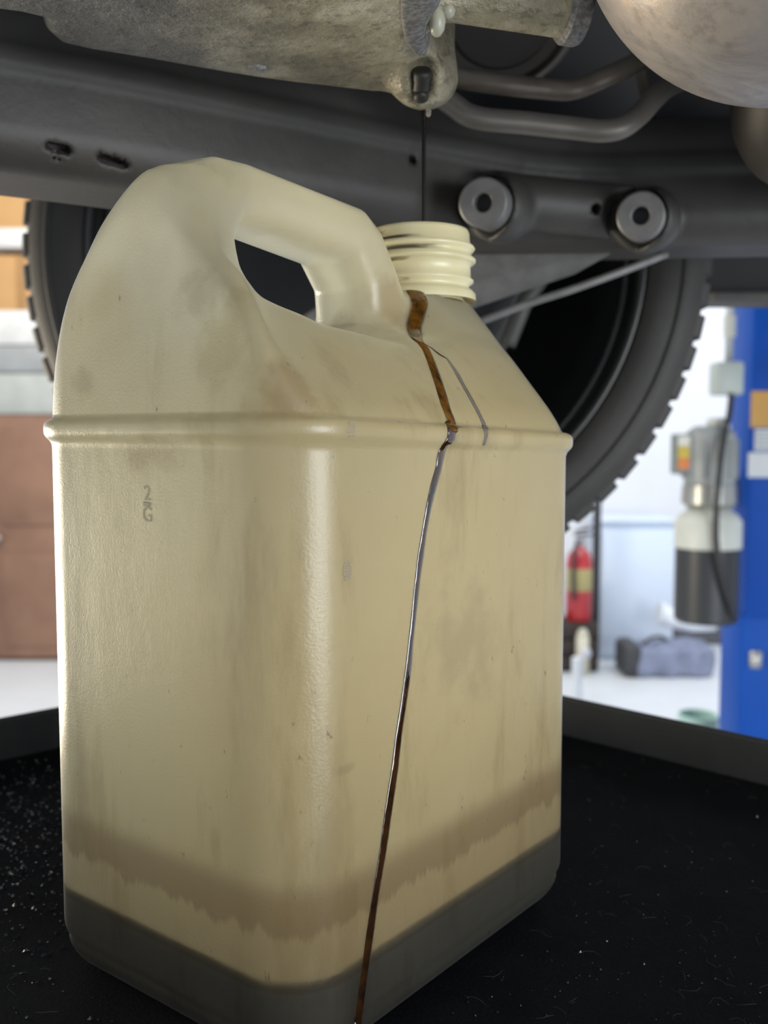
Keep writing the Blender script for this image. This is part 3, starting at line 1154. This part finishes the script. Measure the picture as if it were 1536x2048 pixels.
# casting end collar
ce = at(1150, 18, 0.472)
cdv = (at(1150, 18, 0.472) - at(1000, -8, 0.465)).normalized()
MB().lathe([(0.0, -0.006), (0.0145, -0.006), (0.0160, -0.004), (0.0160, 0.002), (0.0150, 0.004), (0.0, 0.004)], 28, axis_m(ce, cdv)).build('end_collar', m_alu, pan, angle=30)
m_seal = mat('pale_sealant', (0.36, 0.35, 0.27), 0.35)
b = MB()
b.ball(at(874, 44, 0.455), 0.0050, (0.8, 1.0, 1.35))
b.build('sealant_bead', m_seal, pan, smooth=True)
b = MB()
b.ball(at(896, 22, 0.455), 0.0034, (1, 1, 1.1))
b.build('sealant_bead', m_seal, pan, smooth=True)
m_bright = mat('bright_scratch_metal', (0.8, 0.8, 0.78), 0.2, 0.8)
for q, dd in (((172, 101), 0.43), ((516, 136), 0.452)):
    p, nq = march(pan_sdf, q[0], q[1], 0.3)
    MB().lathe([(0.0, -0.004), (0.0050, -0.004), (0.0050, 0.0), (0.0042, 0.0012), (0.0, 0.0012)], 6, axis_m(p, nq)).build('pan_bolt', m_alu, pan, angle=25)

# --- pipes above the rail
m_pipe = mat('dusty_brown_pipe', (0.19, 0.16, 0.125), 0.45, 0.3, col2=(0.13, 0.11, 0.09), scale=30)
m_pipe2 = mat('dusty_grey_pipe', (0.17, 0.155, 0.135), 0.45, 0.3, scale=30)


def bent(pts, depths, rad, name, m_, n=6):
    q = [at(x, y, d) for (x, y), d in zip(pts, depths)]
    return MB().tube(smooth_path(q, n), rad, 16).build(name, m_, car, smooth=True)


bent([(820, 130), (900, 152), (1000, 168), (1090, 178), (1140, 180), (1180, 168), (1230, 146), (1290, 118), (1350, 100), (1420, 95)], [.60, .60, .60, .61, .61, .615, .62, .64, .66, .70], 0.0062, 'coolant_pipe', m_pipe)
bent([(800, 130), (900, 205), (950, 235), (1050, 246), (1150, 257), (1205, 262), (1245, 254), (1280, 228), (1310, 195), (1345, 168), (1400, 150)], [.60, .60, .60, .605, .61, .61, .612, .62, .63, .65, .68], 0.0068, 'coolant_pipe', m_pipe2)
# pulley ring and engine block mass behind
PM = axis_m(at(1005, 20, 0.76), (-0.25, -0.95, -0.15))
MB().lathe([(0.0, 0.0), (0.040, 0.0), (0.043, 0.006), (0.050, 0.006), (0.052, 0.002), (0.052, -0.02), (0.0, -0.02)], 56, PM).build('engine_pulley', mat('dark_brown_pulley', (0.030, 0.024, 0.019), 0.6), car, angle=25)
MB().lathe([(0.054, 0.003), (0.0565, 0.005), (0.059, 0.003), (0.0565, -0.004)], 56, PM, closed=True).build('pulley_ring', m_pipe2, car, smooth=True)
b = MB()
bo = at(1265, 50, 0.66)
b.prism([(-0.024, 0.03), (0.016, 0.03), (0.020, -0.004), (0.006, -0.018), (0.002, -0.018), (-0.006, -0.004)], 0.012, bo, (1, 0, 0), (0, -0.25, 1), 0.002)
b.build('engine_bracket', m_beam2, car, angle=30)
b = MB()
bo = at(1370, 205, 0.78)
b.prism([(-0.05, 0.05), (0.02, 0.06), (0.045, 0.01), (0.03, -0.022), (0.012, -0.012), (-0.008, -0.028), (-0.03, -0.016)], 0.03, bo, (1, 0, 0), (0, -0.2, 1), 0.003)
b.build('engine_mount', m_dark, car, angle=30)

# --- exhaust parts, upper right
t6 = NT('heat_stained_exhaust_steel')
na = t6.noise(16, 6, 0.7, None, 1.5)
nb_ = t6.noise(60, 5, 0.7)
cx = t6.ramp(na, [(0.30, (0.27, 0.245, 0.235)), (0.50, (0.42, 0.385, 0.37)), (0.62, (0.50, 0.43, 0.385)), (0.76, (0.60, 0.41, 0.27))])
cx = t6.mix(t6.math('MULTIPLY', t6.step(nb_, 0.52, 0.70), 0.5), cx, (0.22, 0.19, 0.185))
t6.l(cx, t6.b.inputs['Base Color'])
t6.b.inputs['Metallic'].default_value = 0.45
t6.b.inputs['Roughness'].default_value = 0.42
t6.bump(nb_, 0.25, 0.0015)
m_ex = t6.m
ec = at(1600, -262, 0.42)


def ex_sdf(x, y, z):
    return capsule(x, y, z, (ec.x, ec.y, ec.z), (ec.x + 0.16, ec.y + 0.02, ec.z + 0.01), 0.0905)


ex = sdf_obj('exhaust_converter', ex_sdf, (ec.x - 0.10, ec.y - 0.10, ec.z - 0.10), (ec.x + 0.27, ec.y + 0.12, ec.z + 0.11), 0.0045, m_ex, car, 2)
ex['label'] = 'heat stained metal exhaust converter'
pe = at(1625, 165, 0.60)
m_ex2 = mat('dull_exhaust_pipe', (0.055, 0.049, 0.042), 0.5, 0.4, col2=(0.04, 0.035, 0.03), scale=20)
MB().tube(smooth_path([pe + Vector((-0.002, -0.02, 0.12)), pe, pe + Vector((0.03, 0.03, -0.01)), pe + Vector((0.16, 0.07, -0.01))], 6), [0.047] * 19, 32).build('exhaust_pipe', m_ex2, car, smooth=True)

# ================================================================== falling oil
m_stream = mat('falling_black_oil', (0.006, 0.005, 0.004), 0.35, spec=0.15)
st = empty('oil_stream', (boss_b.x, boss_b.y, TRAY_Z + 0.30), 0, 'thin thread of black oil falling from the drain boss into the jug neck', 'oil')
sx0 = boss_b.x - 0.0006
b = MB()
zs = [boss_b.z + 0.004, boss_b.z - 0.003, boss_b.z - 0.010, boss_b.z - 0.03, boss_b.z - 0.06, CZ + 0.08, CZ + 0.0]
b.tube([(sx0, boss_b.y, z) for z in zs] + [(sx0, boss_b.y, CZ + ZO)], [0.0028, 0.0016, 0.0011, 0.00095, 0.0009, 0.00085, 0.0008, 0.0008], 10)
b.build('oil_thread', m_stream, st, smooth=True)
t7 = NT('clear_wet_drop')
t7.b.inputs['Roughness'].default_value = 0.03
t7.b.inputs['Base Color'].default_value = (0.5, 0.45, 0.35, 1)
t7.b.inputs['Transmission Weight'].default_value = 0.8
t7.l(t7.ramp(t7.noise(80), [(0.3, (0.6, 0.55, 0.45)), (0.7, (0.75, 0.7, 0.6))]), t7.b.inputs['Base Color'])
MB().ball(at(857, 226, NY - 0.009), 0.0017, (0.8, 0.8, 1.3)).build('hanging_drop', t7.m, st, smooth=True)

# ================================================================== BACKGROUND, right
m_blue = mat('blue_lift_paint', (0.002, 0.075, 0.42), 0.5, col2=(0.002, 0.068, 0.39), scale=5, spec=0.2)
LY = 2.60
lx = at(1503, 800, LY).x
lift = empty('lift_column', (lx + 0.17, LY + 0.08, 0), 0, 'blue steel car lift column with warning stickers', 'car lift')
MB().box((lx + 0.17, LY + 0.08, 1.6), (0.34, 0.16, 3.2), 0.008).build('column', m_blue, lift, angle=30)
bx0 = at(1480, 1300, LY).x
MB().box((bx0 + 0.24, LY + 0.078, 0.36), (0.48, 0.164, 0.72), 0.01).build('column_foot', m_blue, lift, angle=30)


def sticker(x0, y0, x1, y1, m_, name):
    a, c = at(x0, y0, LY - 0.002), at(x1, y1, LY - 0.002)
    return MB().box(((a.x + c.x) / 2, LY - 0.001, (a.z + c.z) / 2), (abs(c.x - a.x), 0.004, abs(a.z - c.z)), 0.001).build(name, m_, lift)


m_or = mat('orange_sticker', (0.62, 0.33, 0.06), 0.5)
m_wh = mat('white_sticker', (0.72, 0.74, 0.74), 0.5)
m_gr = mat('grey_print', (0.40, 0.44, 0.46), 0.5)
sticker(1503, 782, 1640, 855, m_or, 'orange_sticker')
sg = sticker(1510, 858, 1640, 902, m_wh, 'text_sticker')
for i in range(5):
    a, c = at(1514, 864 + i * 8, LY - 0.004), at(1632, 867 + i * 8, LY - 0.004)
    MB().box(((a.x + c.x) / 2, LY - 0.0042, (a.z + c.z) / 2), (c.x - a.x, 0.002, 0.004)).build('print_line', m_gr, sg)
sticker(1497, 905, 1640, 955, m_wh, 'white_sticker')
p = at(1511, 1318, LY - 0.01)
b = MB()
b.tube([p + Vector((0, 0, 0.022)), p + Vector((0, 0, -0.022))], 0.017, 14)
b.build('release_button', mat('silver_button', (0.6, 0.6, 0.58), 0.35, 0.6), lift, smooth=True)

# hydraulic power unit
HYD = 2.48
k = HYD / F
hp = at(1420, 900, HYD)
m_gm = mat('grey_motor_paint', (0.34, 0.36, 0.36), 0.4, col2=(0.30, 0.32, 0.32), scale=30)
m_cr = mat('cream_plastic_tank', (0.66, 0.68, 0.62), 0.4)
m_bk = mat('black_tank', (0.035, 0.037, 0.042), 0.4)
hpu = empty('hydraulic_power_unit', (hp.x, hp.y, at(0, 1240, HYD).z), 0, 'grey hydraulic pump motor with cream and black tank mounted by the blue column', 'pump')


def zrow(y):
    return at(1420, y, HYD).z


def turned(name, prof_px, m_, cxp=1420, par=None, n=28):
    xx = at(cxp, 900, HYD).x
    return MB().lathe([(r * k, zrow(y)) for r, y in prof_px], n, Matrix.Translation((xx, HYD, 0))).build(name, m_, par or hpu, angle=35)


turned('motor', [(0, 852), (30, 852), (44, 862), (50, 872), (50, 960), (44, 985), (0, 985)], m_gm)
for i in range(12):
    a = i * math.pi / 6
    xx, yy = hp.x + math.cos(a) * 51 * k, HYD + math.sin(a) * 51 * k
    MB().box((xx, yy, (zrow(880) + zrow(955)) / 2), (0.012, 0.004, zrow(880) - zrow(955)), 0, Matrix.Rotation(a, 4, 'Z')).build('cooling_fin', m_gm, hpu)
turned('motor_cap', [(0, 836), (14, 836), (20, 842), (20, 853), (0, 853)], m_cr, 1432)
turned('valve_block', [(0, 984), (36, 984), (36, 966), (52, 970), (54, 1006), (40, 1014), (0, 1014)], mat('valve_metal', (0.45, 0.45, 0.42), 0.3, 0.6))
tk = turned('tank', [(0, 1008), (30, 1010), (58, 1030), (66, 1042), (66, 1094), (0, 1094)], m_cr)
turned('lower_tank', [(0, 1093), (63, 1093), (63, 1236), (58, 1242), (0, 1242)], m_bk)
cb = at(1366, 908, HYD)
bxo = MB().box((cb.x, HYD, cb.z), (38 * k, 0.06, 80 * k), 0.004).build('capacitor_box', mat('grey_green_box', (0.20, 0.23, 0.22), 0.5), hpu, angle=30)
for (y0, y1, cc_) in ((872, 892, (0.75, 0.75, 0.68)), (893, 916, (0.62, 0.46, 0.03)), (917, 938, (0.72, 0.20, 0.02))):
    c2 = at(1369, (y0 + y1) / 2, HYD - 0.032)
    MB().box((c2.x, HYD - 0.031, c2.z), (24 * k, 0.003, (y1 - y0) * k)).build('warning_label', mat('label_colour_%d' % y0, cc_, 0.5), bxo)
MB().box((hp.x + 0.07, LY + 0.08, (zrow(1020) + zrow(960)) / 2), (0.12, 0.05, 0.10), 0.004).build('mount_bracket', m_gm, hpu, angle=30)

jb_c = at(1458, 757, HYD)
jbx = empty('switch_box', (jb_c.x, HYD, jb_c.z - 33 * k), 0, 'pale grey electrical switch box with conduit on the blue column', 'switch')
MB().box((jb_c.x, HYD + 0.02, jb_c.z), (54 * k, 0.07, 66 * k), 0.008).build('box_body', mat('pale_grey_switch', (0.50, 0.56, 0.54), 0.45), jbx, angle=30)
q = at(1467, 680, HYD)
MB().tube([(q.x, HYD + 0.03, jb_c.z + 20 * k), (q.x, HYD + 0.03, jb_c.z + 300 * k)], 8 * k, 12).build('conduit', mat('grey_conduit', (0.52, 0.54, 0.55), 0.4, 0.3), jbx, smooth=True)
MB().lathe([(0, at(0, 672, HYD).z), (12 * k, at(0, 672, HYD).z), (12 * k, at(0, 628, HYD).z), (0, at(0, 628, HYD).z)], 16, Matrix.Translation((q.x, HYD + 0.03, 0))).build('conduit_fitting', m_cr, jbx, angle=30)
cp = [at(1463, 788, HYD - 0.02), at(1458, 830, HYD - 0.03), at(1447, 880, HYD - 0.09), at(1437, 960, HYD - 0.10), at(1432, 1040, HYD - 0.10), at(1434, 1100, HYD - 0.10), at(1446, 1160, HYD - 0.10), at(1458, 1205, HYD - 0.09), at(1466, 1240, HYD - 0.06)]
MB().tube(smooth_path(cp, 5), 6 * k, 10).build('power_cable', mat('black_cable_rubber', (0.02, 0.02, 0.022), 0.5), jbx, smooth=True)

# cabinet by the wall
m_cab = mat('pale_blue_white_metal', (0.72, 0.79, 0.90), 0.45, col2=(0.68, 0.76, 0.87), scale=2)
CY = 5.20
ca, cb2 = at(1203, 1045, CY), at(1352, 1045, CY)
cab = empty('metal_cabinet', ((ca.x + cb2.x) / 2, CY + 0.17, 0), 0, 'low pale blue-white metal cabinet against the white wall', 'cabinet')
cw = cb2.x - ca.x
MB().box(((ca.x + cb2.x) / 2, CY + 0.18, ca.z / 2), (cw, 0.34, ca.z - 0.0), 0.008).build('cabinet_body', m_cab, cab, angle=30)
MB().box(((ca.x + cb2.x) / 2, CY, ca.z / 2 - 0.005), (cw - 0.02, 0.02, ca.z - 0.06), 0.005).build('cabinet_door', m_cab, cab, angle=30)
MB().box(((ca.x + cb2.x) / 2, CY + 0.17, ca.z + 0.008), (cw + 0.02, 0.37, 0.018), 0.004).build('cabinet_top', m_cab, cab, angle=30)

# dark post, crate, extinguisher
pc = at(1192, 1200, 5.05)
MBo = MB().box((pc.x, 5.06, 0.55), (0.035, 0.05, 1.10), 0.004).build('dark_post', mat('black_post_paint', (0.02, 0.02, 0.023), 0.5), angle=30)
tag(MBo, 'black upright post between the red extinguisher and the pale cabinet', 'post')
cr = at(1150, 1250, 4.98)
m_crt = mat('dark_brown_crate', (0.045, 0.032, 0.026), 0.7)
crt = empty('wooden_crate', (cr.x, 5.02, 0), 0, 'dark brown crate on the floor under the red extinguisher', 'crate')
for i in range(3):
    MB().box((cr.x - 0.02, 4.92, 0.045 + i * 0.085), (0.26, 0.015, 0.07), 0.003).build('slat', m_crt, crt, angle=30)
MB().box((cr.x - 0.02, 5.03, 0.125), (0.25, 0.2, 0.25), 0.003).build('crate_body', m_crt, crt, angle=30)
ez = 0.2505
m_red = mat('red_extinguisher_paint', (0.52, 0.025, 0.03), 0.3, coat=0.4)
exu = empty('fire_extinguisher', (cr.x + 0.02, 5.0, ez), 0, 'red fire extinguisher with pale label beside the black post', 'extinguisher')
MB().lathe([(0, 0), (0.060, 0), (0.066, 0.01), (0.066, 0.30), (0.055, 0.35), (0.025, 0.375), (0.022, 0.39), (0, 0.39)], 28).build('cylinder', m_red, exu, smooth=True, local=True)
MB().lathe([(0.0665, 0.16), (0.0675, 0.165), (0.0675, 0.27), (0.0665, 0.275)], 28).build('label_band', mat('yellow_grey_label', (0.45, 0.38, 0.16), 0.5), exu, smooth=True, local=True)
MB().lathe([(0, 0.389), (0.018, 0.389), (0.018, 0.43), (0, 0.43)], 14).build('valve', mat('pale_valve', (0.6, 0.58, 0.62), 0.3, 0.4), exu, angle=30, local=True)
b = MB()
b.box((0.03, 0, 0.445), (0.12, 0.02, 0.012), 0.003).box((0.035, 0, 0.475), (0.12, 0.02, 0.012), 0.003, Matrix.Rotation(-0.25, 4, 'Y'))
b.build('lever', m_bk, exu, angle=30, local=True)
b = MB()
b.tube(smooth_path([(0, -0.02, 0.42), (-0.03, -0.075, 0.40), (-0.045, -0.08, 0.28), (-0.04, -0.078, 0.12)], 5), 0.011, 10)
b.build('hose', m_bk, exu, smooth=True, local=True)
lidp = at(1163, 1215, 4.90)
tag(MB().ball((lidp.x, 4.86, 0.2), 0.03, (1, 0.8, 1.3)).lathe([(0, 0), (0.035, 0), (0.032, 0.20), (0, 0.20)], 16, Matrix.Translation((lidp.x, 4.86, 0))).build('cream_bottle', mat('cream_bottle_plastic', (0.66, 0.62, 0.48), 0.5), smooth=True), 'small cream bottle on the floor in front of the dark crate', 'bottle')

# bag heap
m_bag = mat('blue_grey_bag_cloth', (0.26, 0.29, 0.40), 0.7, col2=(0.18, 0.20, 0.28), scale=14, bump=0.5, bscale=20, bdist=0.01)
m_bagd = mat('charcoal_bag_cloth', (0.06, 0.06, 0.065), 0.7)
bgc = atz(1340, 1358, 0.0)
BY = bgc.y
kb = BY / F
bag = empty('tool_bag', (bgc.x, BY + 0.12, 0), 0, 'slumped blue-grey tool bag with a charcoal end on the shop floor', 'bag')


def bag_sdf(x, y, z):
    q = [np.abs(x - bgc.x - 0.03) - 0.17, np.abs(y - BY - 0.12) - 0.08, np.abs(z - 0.075) - 0.045]
    o_ = np.sqrt(sum(np.maximum(a, 0) ** 2 for a in q)) + np.minimum(np.maximum(np.maximum(q[0], q[1]), q[2]), 0) - 0.03
    o_ = smin(o_, capsule(x, y, z, (bgc.x + 0.02, BY + 0.12, 0.14), (bgc.x + 0.17, BY + 0.10, 0.15), 0.035), 0.05)
    return o_ + 0.008 * np.sin(x * 45 + z * 30) * np.cos(y * 40)


sdf_obj('bag_body', bag_sdf, (bgc.x - 0.26, BY - 0.05, -0.004), (bgc.x + 0.30, BY + 0.30, 0.24), 0.009, m_bag, bag, 1)
MB().box((bgc.x - 0.18, BY + 0.12, 0.085), (0.09, 0.23, 0.165), 0.03, None, 3).build('end_panel', m_bagd, bag, smooth=True)
b = MB()
b.tube(smooth_path([(bgc.x - 0.14, BY + 0.10, 0.13), (bgc.x - 0.08, BY + 0.08, 0.185), (bgc.x - 0.02, BY + 0.09, 0.19), (bgc.x + 0.02, BY + 0.1, 0.15)], 5), 0.010, 8)
b.build('carry_strap', m_bagd, bag, smooth=True)

wpz = [at(1322, 1228, BY + 0.12), at(1350, 1240, BY + 0.12), at(1385, 1250, BY + 0.11), at(1430, 1248, BY + 0.10)]
m_wp = mat('white_plastic_funnel', (0.80, 0.83, 0.88), 0.4)
wp_ = empty('white_funnel', (wpz[2].x, BY + 0.11, 0.20), 0, 'white plastic funnel lying on top of the tool bag', 'funnel')
b = MB()
b.tube([wpz[0], wpz[1], wpz[2], wpz[3]], [0.055, 0.045, 0.036, 0.034], 16)
b.build('funnel_body', m_wp, wp_, smooth=True)
b = MB()
b.tube([wpz[0] + Vector((-0.012, 0, 0.003)), wpz[0] + Vector((0.004, 0, 0))], 0.060, 18)
b.build('funnel_rim', m_wp, wp_, angle=35)

# small white stand post with knob
wpp = at(1155, 1310, 3.5)
psd = empty('white_stand_post', (wpp.x, 3.5, 0), 0, 'short white metal post with a round knob behind the tray', 'post')
MB().lathe([(0, 0), (0.08, 0), (0.08, 0.012), (0.020, 0.016), (0.020, wpp.z - 0.01), (0.0, wpp.z - 0.01)], 20, Matrix.Translation((wpp.x, 3.5, 0))).build('post', mat('white_post_paint', (0.78, 0.82, 0.86), 0.4), psd, angle=35)
kp = at(1172, 1307, 3.48)
MB().ball(kp, 0.020).build('knob', mat('grey_white_knob', (0.62, 0.62, 0.68), 0.4), psd, smooth=True)

# mint bucket by the lift
mb = at(1396, 1428, 3.0)
mbk = empty('mint_bucket', (mb.x, 3.0, 0), 0, 'pale mint green bucket on the floor beside the blue lift column', 'bucket')
MB().lathe([(0, 0), (0.045, 0), (0.058, mb.z - 0.02), (0.062, mb.z - 0.02), (0.062, mb.z), (0.056, mb.z), (0.044, 0.02), (0, 0.02)], 28, Matrix.Translation((mb.x, 3.0, 0))).build('bucket_shell', mat('mint_plastic', (0.55, 0.78, 0.70), 0.4), mbk, angle=35)
MB().tube(smooth_path([(mb.x - 0.062, 3.0, mb.z - 0.012), (mb.x - 0.04, 2.95, mb.z - 0.05), (mb.x, 2.94, mb.z - 0.07), (mb.x + 0.04, 2.95, mb.z - 0.05), (mb.x + 0.062, 3.0, mb.z - 0.012)], 4), 0.002, 6).build('bail', m_wh, mbk, smooth=True)

# ================================================================== BACKGROUND, left
QY = 5.17
m_wood = mat('brown_wood_doors', (0.30, 0.165, 0.105), 0.55, col2=(0.22, 0.115, 0.072), scale=3.5)
wz = at(50, 830, QY).z
wcab = empty('wooden_cabinet', (-1.95, QY + 0.2, 0), 0, 'brown wooden cabinet with flat doors standing on the floor', 'cabinet')
MB().box((-1.95, QY + 0.22, wz / 2), (1.6, 0.40, wz), 0.006).build('cabinet_body', m_wood, wcab, angle=30)
xk = at(3, 1075, QY).x
for i, (x0, x1) in enumerate(((-2.74, xk - 0.06), (xk - 0.05, -1.66), (-1.65, -1.16))):
    dd = MB().box(((x0 + x1) / 2, QY, wz / 2), (x1 - x0, 0.025, wz - 0.05), 0.004).build('door', m_wood, wcab, angle=30)
    for zz in (0.33, 0.98):
        MB().box(((x0 + x1) / 2, QY - 0.016, zz), (x1 - x0 - 0.12, 0.012, 0.50), 0.005).build('door_panel', m_wood, dd, angle=30)
    kx = xk if i == 1 else x1 - 0.06
    MB().lathe([(0, 0), (0.012, 0), (0.012, 0.02), (0.022, 0.03), (0.018, 0.045), (0, 0.05)], 16, axis_m((kx, QY - 0.012, at(3, 1075, QY).z), (0, -1, 0))).build('knob', mat('dull_knob_metal_%d' % i, (0.4, 0.38, 0.35), 0.3, 0.8), dd, smooth=True)
g1, g2 = at(50, 745, QY).z, at(50, 690, QY).z
bin_ = empty('storage_bin', (-1.9, QY + 0.18, wz), 0, 'long grey-green storage bin with darker lid on the wooden cabinet', 'bin')
MB().box((-1.9, QY + 0.18, (wz + g1) / 2), (1.3, 0.34, g1 - wz), 0.02).build('bin_body', mat('grey_green_plastic', (0.46, 0.48, 0.45), 0.5), bin_, angle=35)
MB().box((-1.9, QY + 0.18, (g1 + g2) / 2), (1.34, 0.36, g2 - g1), 0.02).build('bin_lid', mat('mid_grey_plastic', (0.36, 0.37, 0.37), 0.5), bin_, angle=35)
rows = {y: at(50, y, QY).z for y in (620, 495, 455, 300)}
shf = empty('storage_shelf', (-1.9, QY + 0.2, g2), 0, 'white wall shelf with deep front boards holding cardboard boxes', 'shelf')
m_sh = mat('white_shelf_laminate', (0.74, 0.74, 0.72), 0.5)
MB().box((-1.9, QY + 0.21, (g2 + rows[620]) / 2 + 0.001), (1.5, 0.42, rows[620] - g2 - 0.002), 0.01).build('shelf_board', m_sh, shf, angle=30)
MB().box((-1.9, QY + 0.21, (rows[495] + rows[455]) / 2), (1.5, 0.42, rows[455] - rows[495]), 0.01).build('shelf_board', m_sh, shf, angle=30)
for x in (-2.63, -1.17):
    MB().box((x, QY + 0.24, (g2 + rows[300]) / 2 + 0.1), (0.03, 0.34, rows[300] - g2 + 0.2), 0.004).build('shelf_side', m_sh, shf, angle=30)
m_card = mat('tan_cardboard', (0.58, 0.34, 0.14), 0.75, col2=(0.52, 0.30, 0.12), scale=4)
m_tape = mat('brown_tape', (0.40, 0.22, 0.08), 0.4)


def carton(x0, x1, z0, z1, label, group):
    c = empty('cardboard_box', ((x0 + x1) / 2, QY + 0.2, z0), 0, label, 'box', group)
    MB().box(((x0 + x1) / 2, QY + 0.20, (z0 + z1) / 2), (x1 - x0, 0.32, z1 - z0), 0.006).build('carton', m_card, c, angle=30)
    MB().box(((x0 + x1) / 2, QY + 0.038, (z0 + z1) / 2), (0.05, 0.004, z1 - z0 - 0.01)).build('tape', m_tape, c)
    return c


carton(-2.10, -1.70, rows[620], rows[495] - 0.03, 'tan cardboard box on the lower board of the wall shelf', None)
carton(-2.06, -1.62, rows[455], rows[300], 'tan cardboard box on the upper board of the wall shelf', None)
